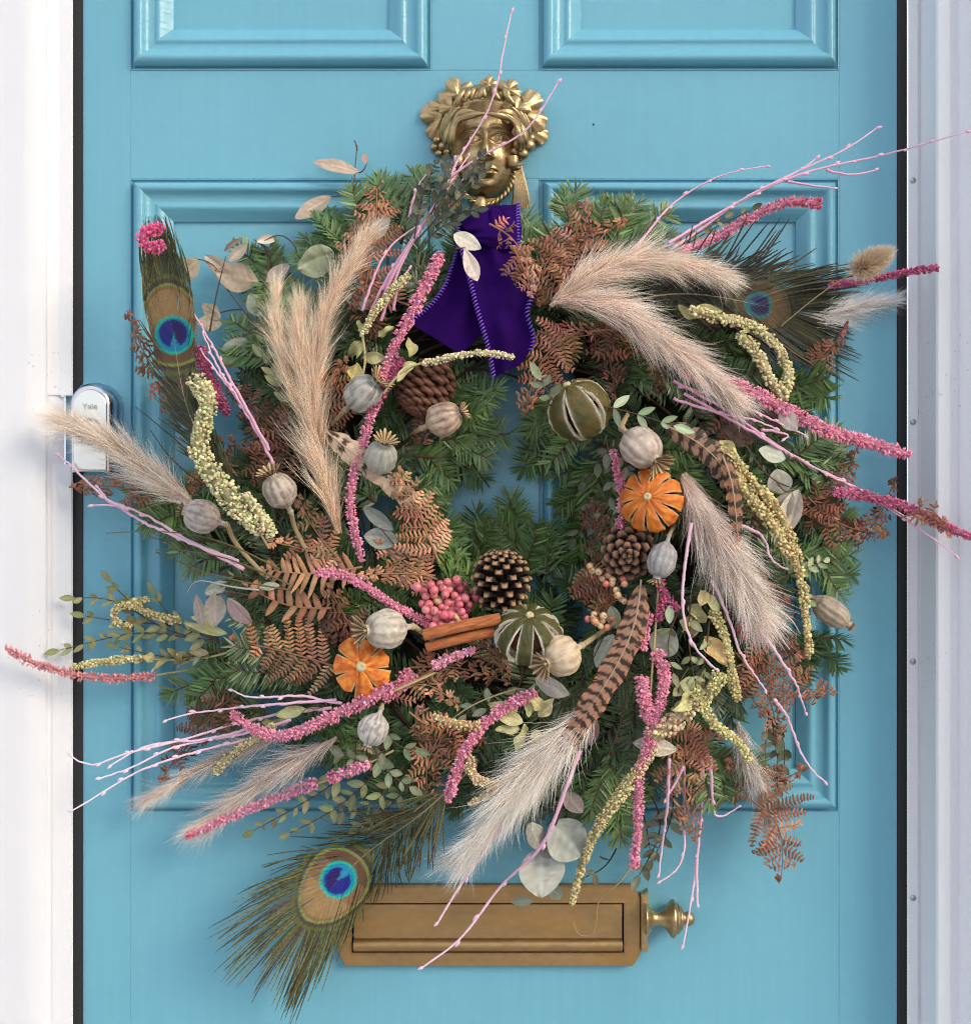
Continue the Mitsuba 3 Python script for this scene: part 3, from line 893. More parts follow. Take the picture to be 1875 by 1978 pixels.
def sprig(name, label, cat, stems, leaves, seed, off=.02, stemcol=(.10, .055, .045), stemr=.0007, group=None, mat='m_leaf'):
    """leaves: (px, py at the foot, px, py at the tip, width px, colour, options)"""
    rng = np.random.default_rng(seed)
    key = thing(name, label, cat, group)
    gs = G()
    for st in stems:
        q = path(st, off, 14)
        tube(gs, q, np.linspace(stemr * 1.2, stemr * .7, 14), stemcol, 5)
    part(key, 'stem', gs, 'm_dry', True)
    for (x0, y0, x1, y1, w, col, o) in leaves:
        o = dict(o)
        do, dt = o.pop('d', 0), o.pop('tilt', rng.normal(0, .1))
        a = P(x0, y0, surf(x0, y0) + off + do)
        e = P(x1, y1, surf(x0, y0) + off + do)
        L = np.linalg.norm(e - a)
        d = nrm(e - a + FRONT * L * dt)
        nn = FRONT + np.cross(d, FRONT) * o.pop('roll', rng.normal(0, .35))
        g = G()
        leaf_mesh(g, a, d, nn, L, w * S, vary(rng, col, .05), rng, **{'curl': rng.normal(0, .35), **o})
        part(key, 'leaf', g, mat, True)
    return key


def small_sprig(label, stems, seed, col=(.17, .19, .085), off=.022, L=32, W=14, step=24, pair=True, d=None, group='small leaved eucalyptus sprigs', stemcol=(.10, .06, .04), ang=.8, dark=0.0, name='eucalyptus_sprig', cat='eucalyptus sprig'):
    rng = np.random.default_rng(seed)
    key = thing(name, label, cat, group)
    gs = G()
    lf = []
    for st in stems:
        q = path(st, off, 24)
        tube(gs, q, np.linspace(.0009, .0004, 24), stemcol, 5)
        t, b, n = frames(q)
        ln = np.linalg.norm(np.diff(q, axis=0), axis=1).sum() / S
        m = max(2, int(ln / step))
        for k in range(m):
            s = .18 + .82 * (k + .5) / m
            i = min(int(s * 23), 23)
            for sg in ((-1, 1) if pair else (rng.choice([-1, 1]),)):
                if rng.random() < .1:
                    continue
                lf.append((q[i], nrm(t[i] * rng.uniform(.5, 1.1) + sg * b[i] * ang + n[i] * rng.normal(.1, .45)), n[i] + b[i] * rng.normal(0, .5), rng.uniform(.7, 1.1) * (1 - .35 * s)))
        lf.append((q[-1], t[-1], n[-1], .8))
    part(key, 'stem', gs, 'm_dry', True)
    for a, d_, n_, k in lf:
        g = G()
        leaf_mesh(g, a, d_, n_, L * S * k, W * S * k, vary(rng, col, .16), rng, p=.9, q=.8, curl=rng.normal(.2, .4), fold=.15, nu=8)
        part(key, 'leaf', g, 'm_leaf', True)
    return key


def plume(name, label, cat, pts, seed, R=45, off=.03, c0=(.50, .33, .22), c1=(.80, .66, .54), n=2600, hl=95, group='pampas grass plumes', taper=.35, droop=.25, w=.00062, stem=None, spread=.42, end=1.0, clumps=150):
    """a plume of fine hairs that leave its stem in small bunches"""
    rng = np.random.default_rng(seed)
    R, n, w = R * .74, int(n * 1.3), w * .52
    key = thing(name, label, cat, group)
    p = path(pts, off, 60)
    t, b, nn = frames(p)
    gs = G()
    tube(gs, p, np.linspace(.0016, .0003, 60), np.asarray(c0) * .8, 5)
    part(key, 'stem', gs, 'm_dry', True)
    s = rng.beta(1.15, 1.0, clumps) * end * .97
    a = rng.uniform(0, 2 * np.pi, clumps)
    ci = rng.integers(0, clumps, n)
    S_ = np.clip(s[ci] + rng.normal(0, .012, n), 0, .985)
    A_ = a[ci] + rng.normal(0, .28, n)
    I = S_ * 59
    lk = lambda M: np.stack([np.interp(I, np.arange(60), M[:, c]) for c in range(3)], -1)
    Rp, Tp, Bp, Np = lk(p), lk(t), lk(b), lk(nn)
    rad = np.cos(A_)[:, None] * Bp + np.sin(A_)[:, None] * Np
    prof = np.clip(np.minimum(.35 + S_ / .22, 1) * (1 - (1 - taper) * np.clip((S_ - .35) / .65, 0, 1)), .12, 1)
    Rr = R * S * prof
    root = Rp + rad * (Rr * rng.uniform(.0, .55, n))[:, None]
    ln = hl * S * rng.uniform(.4, 1.2, n) * (.55 + .45 * prof)
    sp = spread * (R * S) / (hl * S * .5) * prof
    lean = rng.normal(0, .17, (clumps, 3))[ci]
    d = nrm(Tp + rad * (sp * rng.uniform(.4, 1.6, n))[:, None] + lean + rng.normal(0, .07, (n, 3)))
    d2 = nrm(d + Tp * .25 + np.array([0, 0, -1.0]) * droop * rng.uniform(.3, 1.4, n)[:, None] + rng.normal(0, .40, (n, 3)))
    p1 = root + d * (ln * .55)[:, None]
    p2 = p1 + d2 * (ln * .45)[:, None]
    p1[:, 1] = np.minimum(p1[:, 1], -.006)
    p2[:, 1] = np.minimum(p2[:, 1], -.004)
    k = rng.uniform(.72, 1.2, clumps)[ci][:, None] * rng.uniform(.93, 1.07, (n, 1))
    g = G()
    ribbons(g, root, p1, p2, w * rng.uniform(.6, 1.2, n), np.asarray(c0) * k, np.asarray(c1) * np.clip(k * 1.1, 0, 1.2), 4, rng.normal(0, 1, (n, 3)), [1, 1, .8, .5, 0])
    part(key, 'hairs', g, 'm_hair', kind='stuff')
    return key


def tassel(label, strands, seed, col, off=.036, spiky=.0, dens=1.0, lump=.25, name='amaranth_tassel', cat='amaranth tassel', group=None, grain=4.6, stem=None, stemcol=(.42, .36, .17), leaves=(), core=None, tipcol=None):
    """strands: (points, radius at the foot px, radius at the tip px)"""
    rng = np.random.default_rng(seed)
    key = thing(name, label, cat, group)
    gs = G()
    for st in (stem or []):
        q = path(st, off - .002, 20)
        tube(gs, q, .0011, stemcol, 6)
    g = G()
    for pts, r0, r1 in strands:
        r0, r1 = r0 * .80, r1 * .74
        q = path(pts, off, 80)
        t, b, n = frames(q)
        L = np.linalg.norm(np.diff(q, axis=0), axis=1).sum()
        wob = 1 + lump * .7 * (meshkit.noise(np.stack([np.linspace(0, L, 80) / (26 * S), np.full(80, 3.0), np.zeros(80)], -1), seed) - .5)
        tube(g, q, np.maximum(.0006, np.linspace(r0, r1, 80) * S * .66 * wob * np.clip(np.minimum(np.arange(80) / 6 + .2, (80 - np.arange(80)) / 4), 0, 1)), np.asarray(col) * .62 if core is None else core, 7)
        rm = (r0 + r1) / 2 * S
        cnt = int(L * 2 * np.pi * rm / (grain * S) ** 2 * .95 * dens) + 40
        u = rng.uniform(0, 1, cnt)
        a = rng.uniform(0, 2 * np.pi, cnt)
        I = u * 79
        lk = lambda M: np.stack([np.interp(I, np.arange(80), M[:, c]) for c in range(3)], -1)
        rad = np.cos(a)[:, None] * lk(b) + np.sin(a)[:, None] * lk(n)
        ph = rng.uniform(0, 50)
        nz = meshkit.noise(np.stack([u * L / (26 * S) + ph, a * 0.8, 0 * a], -1), seed % 97)
        nz2 = meshkit.noise(np.stack([u * L / (60 * S) + ph, 0 * a + 5, 0 * a], -1), seed % 89)
        rr = (r0 + (r1 - r0) * u) * S * (1 + lump * (nz - .5) * 2 + lump * .8 * (nz2 - .5)) * np.sqrt(np.clip(1.02 - np.clip((u - .965) / .035, 0, 1) ** 2, .02, 1)) * np.clip(.45 + u / .06, 0, 1)
        c = lk(q) + rad * (rr * rng.uniform(.72, 1.0, cnt))[:, None]
        out = nrm(rad + lk(t) * rng.uniform(0, .6, cnt)[:, None])
        cc = vary(rng, col, .27, cnt)
        if tipcol is not None:
            cc = cc + (np.asarray(tipcol) - np.asarray(col)) * np.clip((u - .6) / .4, 0, 1)[:, None]
        blobs(g, c, grain * S * rng.uniform(.24, .66, cnt), cc, out, spiky * 2.2 * rng.uniform(.3, 1.2) + .3, 'ico' if spiky < .5 else 'oct')
    part(key, 'stem', gs, 'm_dry', True)
    part(key, 'florets', g, 'm_matte', spiky < .5, kind='stuff')
    for (x0, y0, x1, y1, w, lc) in leaves:
        a = P(x0, y0, surf(x0, y0) + off - .004)
        e = P(x1, y1, surf(x1, y1) + off - .004 + rng.normal(0, .008))
        gl = G()
        leaf_mesh(gl, a, e - a, FRONT + rng.normal(0, .5, 3), np.linalg.norm(e - a) * 1.1, w * S, vary(rng, lc, .1), rng, p=.8, q=.8, curl=rng.normal(.2, .9), fold=.5, wave=.16)
        part(key, 'leaf', gl, 'm_leaf', True)
    return key


def twig(label, stems, seed, off=.04, r=3.0, col=(.62, .33, .46), pale=(.74, .47, .59), bud=6.8, step=62, group='pink painted birch twigs', name='painted_twig', cat='twig'):
    """stems: lists of points from the foot to the tip; buds sit along each"""
    rng = np.random.default_rng(seed)
    key = thing(name, label, cat, group)
    for st in stems:
        q = path(st, off, 40)
        q = q + (meshkit.noise(q * 160, seed % 50)[:, None] - .5) * .0016
        L = np.linalg.norm(np.diff(q, axis=0), axis=1).sum() / S
        u = np.linspace(0, 1, 40)
        g = G()
        rr = np.linspace(r, r * .45, 40) * S * (1 + .12 * np.sin(np.arange(40) * 1.9))
        tube(g, q, rr, np.asarray(col) + (np.asarray(pale) - col) * (u ** 1.3)[:, None], 6)
        part(key, 'stem', g, 'm_matte', True)
        t, b, n = frames(q)
        m = max(1, int(L / step))
        for k in range(m):
            s = min(.985, .22 + .78 * (k + 1 + rng.uniform(-.2, .2)) / m)
            i = min(int(s * 39), 39)
            if k == m - 1:
                i = 39
            sg = 1 if k % 2 else -1
            d = nrm(t[i] + sg * b[i] * rng.uniform(.1, .35))
            v, f = lathe(q[i] + (sg * b[i] * rr[i] * .6 if i < 39 else 0) - d * .0008, d, np.array([(0, .25), (.2, .8), (.5, 1), (.8, .72), (1.05, .3), (1.15, 0)]) * np.array([bud * 1.45 * S, bud * .44 * S]) * rng.uniform(.8, 1.15), 8)
            g = G()
            g.add(v, f, np.asarray(col) * .35 + np.asarray(pale) * .65)
            part(key, 'bud', g, 'm_matte', True)
    return key


def poppy(label, cx, cy, r, crown, seed, tow=.25, off=.045, col=(.46, .40, .32), dark=(.20, .17, .16), length=1.14, stem=None, cr=.72, d=None):
    """a dried poppy head; crown: the px offset of its crown from the middle, tow: how much the crown turns to the viewer"""
    rng = np.random.default_rng(seed)
    key = thing('poppy_head', label, 'poppy seed head', 'dried poppy heads')
    o = P(cx, cy, surf(cx, cy) + off if d is None else d)
    ax = nrm(np.array([crown[0], 0, -crown[1]], float))
    ax = nrm(ax + FRONT * tow)
    R = r * S * .86
    # local frame
    e1 = nrm(np.cross(ax, FRONT if abs(ax[1]) < .95 else [0, 0, 1.0]))
    e2 = np.cross(ax, e1)
    nu, nv = 40, 72
    u = np.linspace(0, 1, nu)
    h = (-1.0 + 2.0 * u) * length
    prof = np.sqrt(np.clip(1 - np.abs(2 * u - 1.06) ** 2.4, 0, 1))
    prof = np.where(u < .2, np.maximum(prof * .9, .20 + .5 * (u / .2) ** 1.6 * .9), prof)
    prof[0] = .17
    prof[-2:] = (.36, .30)
    h = np.r_[-1.38 * length, -1.22 * length, h, 1.12 * length]
    prof = np.r_[.15, .15, prof, .33]
    a = np.arange(nv) * 2 * np.pi / nv
    ribs = 11
    HH, AA = np.meshgrid(h, a, indexing='ij')
    PP = np.repeat(prof[:, None], nv, 1)
    body = np.clip(PP - .25, 0, 1)
    PP = PP * (1 + .055 * body * np.cos(AA * ribs) + .17 * body * (meshkit.noise(np.stack([np.cos(AA) * 2.2, np.sin(AA) * 2.2, HH * 2], -1) + seed, 1) - .5))
    v = o + R * (HH[..., None] * ax + PP[..., None] * (np.cos(AA)[..., None] * e1 + np.sin(AA)[..., None] * e2))
    v = v.reshape(-1, 3)
    bl = .55 * meshkit.fbm(np.stack([np.cos(AA) * 9 + seed, np.sin(AA) * 9, HH * 1.3], -1), 3, seed) + .45 * meshkit.fbm(np.stack([np.cos(AA) * 4, np.sin(AA) * 4 + seed, HH * 5], -1), 4, seed + 5)
    ribd = .5 + .5 * np.cos(AA * ribs)
    line = np.exp(-((1 - ribd) / .0 + 0) ** 2) if False else np.clip((1 - ribd - .72) / .2, 0, 1) * np.clip((meshkit.noise(np.stack([AA * ribs / 6.283 + .5, HH * 2.5, 0 * AA + seed], -1), 2) - .25) * 2.5, 0, 1)
    k = np.clip(np.clip((bl - .46) * 6, 0, 1) * .75 + .55 * line, 0, .95)
    c = np.asarray(col) * .96 * (1 - k[..., None]) + np.asarray(dark) * k[..., None]
    m = len(h)
    i, j = np.meshgrid(np.arange(m - 1), np.arange(nv), indexing='ij')
    q = np.stack([i * nv + j, (i + 1) * nv + j, (i + 1) * nv + (j + 1) % nv, i * nv + (j + 1) % nv], -1).reshape(-1, 4)
    g = G()
    g.add(v, np.vstack([q[:, [0, 1, 2]], q[:, [0, 2, 3]]]), c.reshape(-1, 3))
    part(key, 'capsule', g, 'm_satin', True)
    # the crown: a fluted disc of rays turned up at their ends
    g = G()
    n = 13
    top = o + ax * R * length * 1.10
    nr, na = 7, n * 8
    rr = np.linspace(0, 1, nr)
    aa = np.arange(na) * 2 * np.pi / na
    Q, A = np.meshgrid(rr, aa, indexing='ij')
    edge = 1 + .16 * np.cos(A * n) + .07 * np.sin(A * 3 + seed) + .22 * (meshkit.noise(np.stack([np.cos(A) * 3 + seed, np.sin(A) * 3, 0 * A], -1), seed) - .5)
    RR = Q * edge * cr * R
    ridge = (.5 + .5 * np.cos(A * n)) ** 2
    zz = R * (-.02 + .34 * Q ** 1.7 * cr / .62 + .10 * ridge * Q + .05 * np.sin(A * 2 + seed) * Q)
    vt = top + zz[..., None] * ax + RR[..., None] * (np.cos(A)[..., None] * e1 + np.sin(A)[..., None] * e2)
    ct = np.asarray((.56, .38, .21)) * (.22 + .90 * ridge)[..., None] * (.6 + .5 * Q)[..., None]
    i, j = np.meshgrid(np.arange(nr - 1), np.arange(na), indexing='ij')
    q = np.stack([i * na + j, (i + 1) * na + j, (i + 1) * na + (j + 1) % na, i * na + (j + 1) % na], -1).reshape(-1, 4)
    ff = np.vstack([q[:, [0, 1, 2]], q[:, [0, 2, 3]]])
    g.add(vt.reshape(-1, 3), ff, ct.reshape(-1, 3))
    g.add((vt - ax * R * .06 * (1.3 - Q)[..., None]).reshape(-1, 3), ff[:, ::-1], ct.reshape(-1, 3) * .6)
    part(key, 'crown', g, 'm_dry', True)
    g = G()
    foot = o - ax * R * length * 1.36
    pts = [foot] + ([P(x, y, surf(x, y) + off * .35) for x, y in stem] if stem else [foot - ax * R * .9 + np.array([0, .012, 0])])
    tube(g, spline(pts, 16), np.linspace(.15 * R, .0021, 16), (.36, .27, .15), 8)
    v, f = lathe(foot + ax * R * .10, -ax, [(-.1 * R, .15 * R), (0, .21 * R), (.05 * R, .20 * R), (.1 * R, .13 * R)], 16)
    g.add(v, f, (.40, .31, .19))
    part(key, 'stem', g, 'm_matte', True)
    return key


def citrus(name, label, cat, cx, cy, r, seed, axis, d, n, skin, skin2, pith, core, slit, squash=.9, open_=0.0, tmax=2.9, t0=.30, group=None, lip=.10, petal=False, phase=0.0):
    """a dried fruit slit from pole to pole: n segments of rind round a shrunken core. axis points to the pole that is seen"""
    rng = np.random.default_rng(seed)
    key = thing(name, label, cat, group)
    o = P(cx, cy, d)
    ax = nrm(axis)
    e1 = nrm(np.cross(ax, [0, 0, 1.0]))
    e2 = np.cross(ax, e1)
    R = r * S * .93
    nt, na = 26, 11

    def pos(th, ph, k=1.0):
        rad = np.sin(th)
        hh = np.cos(th) * squash
        if petal:
            s = th
            rad = .62 * s * (1 - .02 * s)
            hh = .42 - .17 * s ** 1.7
        return o + R * k * (hh[..., None] * ax + rad[..., None] * (np.cos(ph)[..., None] * e1 + np.sin(ph)[..., None] * e2))

    for k in range(n):
        p0, p1 = 2 * np.pi * k / n + phase, 2 * np.pi * (k + 1) / n + phase
        sl = slit * rng.uniform(.65, 1.3)
        sr = slit * rng.uniform(.65, 1.3)
        th = np.linspace(.03, tmax * (rng.uniform(.84, 1.02) if petal else 1), nt)
        if petal:
            gap = np.clip((th - t0) / (tmax - t0), 0, 1) ** .8
        else:
            gap = np.clip(np.sin(np.pi * np.clip((th - t0) / (2.85 - t0), 0, 1)), 0, 1) ** .8
        s_ = np.linspace(0, 1, na)
        TH, SS = np.meshgrid(th, s_, indexing='ij')
        PH = (p0 + gap[:, None] * sl) * (1 - SS) + (p1 - gap[:, None] * sr) * SS
        edge = np.minimum(SS, 1 - SS)
        bulge = 1 + (open_ * gap[:, None]) * (1 - np.exp(-edge * 9)) * .0 + open_ * gap[:, None] * np.exp(-edge * 10) - .03 * np.exp(-edge * 14) * (gap[:, None] < .02)
        bulge = (bulge + .075 * np.sin(np.pi * SS) ** .8 * np.clip(gap[:, None] * 1.6, 0, 1) * (0 if petal else 1)) * (1 + .12 * (meshkit.fbm(np.stack([TH * 6, SS * 4 + k * 7, TH * 0], -1), 3, seed) - .5))
        if petal:
            TH = TH * (1 - .05 * np.abs(SS - .5) * 2 * (TH > tmax * .8)) + .05 * np.sin(SS * 11 + k) * (TH / tmax) ** 4
        V = pos(TH, PH, bulge[..., None])
        if petal:
            V = V - (R * .16 * (np.abs(SS - .5) * 2) ** 2 * (TH / tmax))[..., None] * ax + (R * rng.uniform(-.10, .12) * (TH / tmax) ** 2)[..., None] * ax
        bl = np.clip((meshkit.fbm(np.stack([TH * 4 + k, SS * 4 + k * 3, TH * 0], -1), 4, seed + 3) - .5) * 2.4 + .5, 0, 1)
        C = np.asarray(skin) * (1 - bl[..., None]) + np.asarray(skin2) * bl[..., None]
        rimw = np.exp(-edge * (26 if not petal else 34)) * np.clip(gap[:, None] * 2.2, 0, 1)
        C = C * (1 - rimw[..., None] * .9) + np.asarray(pith) * rimw[..., None] * .9
        g = G()
        # the pith: lips that turn in from both edges of the segment, and the inner face
        layers = [V]
        inner = pos(TH, PH, (bulge * (1 - lip))[..., None]) if not petal else V - ax * R * .055
        i, j = np.meshgrid(np.arange(nt - 1), np.arange(na - 1), indexing='ij')
        q = np.stack([i * na + j, (i + 1) * na + j, (i + 1) * na + j + 1, i * na + j + 1], -1).reshape(-1, 4)
        ff = np.vstack([q[:, [0, 1, 2]], q[:, [0, 2, 3]]])
        g.add(V.reshape(-1, 3), ff, C.reshape(-1, 3))
        gi = G()
        N = nt * na
        vv = np.vstack([V.reshape(-1, 3) - 0 * ax, inner.reshape(-1, 3)])
        f2 = [ff[:, ::-1] + N]
        for col_ in (0, na - 1):
            a = np.arange(nt - 1) * na + col_
            f2.append(np.stack([a, a + na, a + na + N], -1))
            f2.append(np.stack([a, a + na + N, a + N], -1))
        a = (nt - 1) * na + np.arange(na - 1)
        f2.append(np.stack([a, a + 1, a + 1 + N], -1))
        f2.append(np.stack([a, a + 1 + N, a + N], -1))
        gi.add(vv, np.vstack(f2), np.asarray(pith) * rng.uniform(.9, 1.05))
        sk = part(key, 'rind', g, 'm_rind', True)
        part(sk, 'pith', gi, 'm_matte', False)
    g = G()
    m = trimesh.creation.icosphere(subdivisions=3, radius=1.0)
    w = np.array(m.vertices)
    kk = (.70 if not petal else .20) * (1 + .10 * (meshkit.noise(w * 5, seed) - .5))
    vv = o - (ax * R * .12 if petal else 0) + R * kk[:, None] * (w[:, :1] * e1 + w[:, 1:2] * e2 + w[:, 2:] * ax * squash)
    g.add(vv, m.faces, np.asarray(core) * (.6 + .8 * meshkit.noise(w * 14, seed))[:, None])
    part(key, 'core', g, 'm_dry', True)
    top = o + ax * R * (squash if not petal else .42)
    v, f = lathe(top - ax * R * .03, ax, np.array([(0, .14), (.05, .125), (.09, .10), (.10, .06), (.07, .03), (.07, 0)]) * R * (1.0 if not petal else 1.15), 14)
    g = G()
    g.add(v, f, (.52, .44, .26))
    part(key, 'button', g, 'm_dry', True)
    return key


def cone(label, cx, cy, axis, length, rad, seed, d, n=70, open_=.9, col=(.085, .042, .026), tipc=(.30, .17, .09), sw=.52, tipk=.3, base_up=False):
    """a pine cone: scales set on a spiral; length and rad in px; axis points to its tip"""
    rng = np.random.default_rng(seed)
    key = thing('pine_cone', label, 'pine cone', 'pine cones in the wreath')
    o = P(cx, cy, d)
    ax = nrm(axis)
    e1 = nrm(np.cross(ax, [0.3, 0.2, 1.0]))
    e2 = np.cross(ax, e1)
    L, R = length * S * .93, rad * S * .93
    v, f = lathe(o - ax * L * .5, ax, [(0, 0), (.02 * L, R * .3), (.3 * L, R * .42), (.7 * L, R * .28), (.97 * L, R * .08), (L, 0)], 20)
    g = G()
    g.add(v, f, np.asarray(col) * .45)
    part(key, 'core', g, 'm_dry', True)
    for k in range(n):
        s = (k + .5) / n
        a = k * 2.39996
        prof = math.sin(math.pi * min(.98, .16 + .80 * s)) ** .8
        out = math.cos(a) * e1 + math.sin(a) * e2
        tilt = open_ * (1.05 - .95 * s) + .12 + rng.normal(0, .04)
        dirn = nrm(out * math.sin(tilt + .35) + ax * math.cos(tilt + .35))
        side = nrm(np.cross(ax, out))
        nn = np.cross(side, dirn)
        root = o + ax * L * (-.48 + .90 * s) + out * R * .22 * prof
        ln = R * (prof * .86 + .10)
        wd = R * sw * (.45 + .65 * prof)
        th = R * .085
        nu = 9
        V, C = [], []
        for i in range(nu):
            u = i / (nu - 1)
            w = wd * (.35 + .65 * math.sin(min(u * 1.25, 1) * math.pi / 2)) * (1 if u < .72 else math.sqrt(max(.06, 1 - ((u - .72) / .30) ** 2)))
            ctr = root + dirn * ln * u + nn * (-.12 * ln * u * u + .16 * ln * max(0, u - .6) * 2)
            kt = max(0, (u - (1 - tipk)) / tipk) if u > 1 - tipk else 0
            tk = th * (.6 + (1.6 if u > .7 and u < .98 else .4))
            for x in (-1, -.5, 0, .5, 1):
                V.append(ctr + side * w * .5 * x - nn * 0.10 * w * (abs(x) ** 2))
                C.append(np.asarray(col) * (1 - kt) + np.asarray(tipc) * kt * rng.uniform(.8, 1.15))
            for x in (-1, 0, 1):
                V.append(ctr + side * w * .48 * x - nn * (tk + 0.10 * w * abs(x)))
                C.append((np.asarray(col) * (1 - kt) + np.asarray(tipc) * kt) * .85)
        F = []
        for i in range(nu - 1):
            b0, b1 = i * 8, (i + 1) * 8
            for j in range(4):
                F += [[b0 + j, b1 + j, b1 + j + 1], [b0 + j, b1 + j + 1, b0 + j + 1]]
            for p_, q_ in ((4, 7), (7, 6), (6, 5), (5, 0)):
                F += [[b0 + p_, b1 + p_, b1 + q_], [b0 + p_, b1 + q_, b0 + q_]]
        e = (nu - 1) * 8
        F += [[e, e + 5, e + 1], [e + 1, e + 5, e + 6], [e + 1, e + 6, e + 2], [e + 2, e + 6, e + 3], [e + 3, e + 6, e + 7], [e + 3, e + 7, e + 4]]
        g = G()
        g.add(V, F, np.array(C))
        part(key, 'scale', g, 'm_matte', 50 if False else True)
    return key


def cinnamon(label, x0, y0, x1, y1, r, seed, d):
    rng = np.random.default_rng(seed)
    key = thing('cinnamon_stick', label, 'cinnamon stick', 'cinnamon sticks')
    p = spline([P(x0, y0, d), P((x0 + x1) / 2, (y0 + y1) / 2 - 1.5, d + .002), P(x1, y1, d)], 24)
    t, b, n = frames(p)
    # two rolls of bark that curl in towards each other
    a = np.linspace(0, 4 * np.pi, 70)
    rr = r * S * (1 - .62 * a / a[-1]) * (1 + .06 * np.cos(2 * a + seed))
    g = G()
    V, C = [], []
    ph = rng.uniform(0, 6)
    for layer, k in ((0, 1.0), (1, .90)):
        for i in range(24):
            wob = 1 + .05 * (meshkit.noise(np.stack([np.cos(a) * 1.5, np.sin(a) * 1.5, 0 * a + i * .45], -1), seed) - .5)
            q = rr * wob - layer * .0009
            V.append(p[i] + q[:, None] * (np.cos(a + ph)[:, None] * b[i] + np.sin(a + ph)[:, None] * n[i]))
            nz = meshkit.fbm(np.stack([a * 5.0, 0 * a + i * .35, 0 * a], -1), 3, seed)
            C.append(np.array([.40, .135, .052]) * (.30 + 1.35 * nz)[:, None])
    m = 70
    V, C = np.vstack(V), np.vstack(C)
    i, j = np.meshgrid(np.arange(23), np.arange(m - 1), indexing='ij')
    q = np.stack([i * m + j, (i + 1) * m + j, (i + 1) * m + j + 1, i * m + j + 1], -1).reshape(-1, 4)
    f = np.vstack([q[:, [0, 1, 2]], q[:, [0, 2, 3]]])
    N = 24 * m
    F = [f, f[:, ::-1] + N]
    for row in (0, 23):
        k = row * m + np.arange(m - 1)
        F += [np.stack([k, k + 1, k + 1 + N], -1), np.stack([k, k + 1 + N, k + N], -1)]
    g.add(V, np.vstack(F), C)
    part(key, 'bark', g, 'm_dry', True)
    return key


def berries(label, spots, seed, foot, off=.045, r=9.5, col=(.62, .095, .135), col2=(.66, .23, .23), pale=(.62, .43, .24), palek=.05, stalkc=(.33, .17, .10), name='pepper_berry_cluster', cat='berries', d=None):
    rng = np.random.default_rng(seed)
    key = thing(name, label, cat)
    gs = G()
    f0 = P(*foot)
    for (x, y, dz) in spots:
        d0 = surf(x, y) + off + dz
        c = P(x, y, d0)
        R = r * S * .92 * rng.uniform(.82, 1.1)
        mid = (c + f0) / 2 + np.array([rng.normal(0, .004), .004, rng.normal(0, .004)])
        tube(gs, spline([f0, mid, c], 8), .0005, stalkc, 4)
        m = trimesh.creation.icosphere(subdivisions=2, radius=R)
        w = np.array(m.vertices) / R
        t = rng.uniform()
        cc = np.asarray(col) * t + np.asarray(col2) * (1 - t)
        if rng.random() < palek:
            cc = np.asarray(pale)
        bl = meshkit.noise(w * 2.2 + rng.uniform(0, 50), 3)[:, None]
        dim = nrm(FRONT * .7 + rng.normal(0, .6, 3))
        spot = np.clip((w @ dim - .93) / .05, 0, 1)[:, None]
        g = G()
        g.add(m.vertices * np.array([1, 1, 1]) + c, m.faces, (cc * (.85 + .35 * bl)) * (1 - spot) + np.array([.20, .09, .05]) * spot)
        part(key, 'berry', g, 'm_berry', True)
    part(key, 'stalks', gs, 'm_dry', True)
    return key


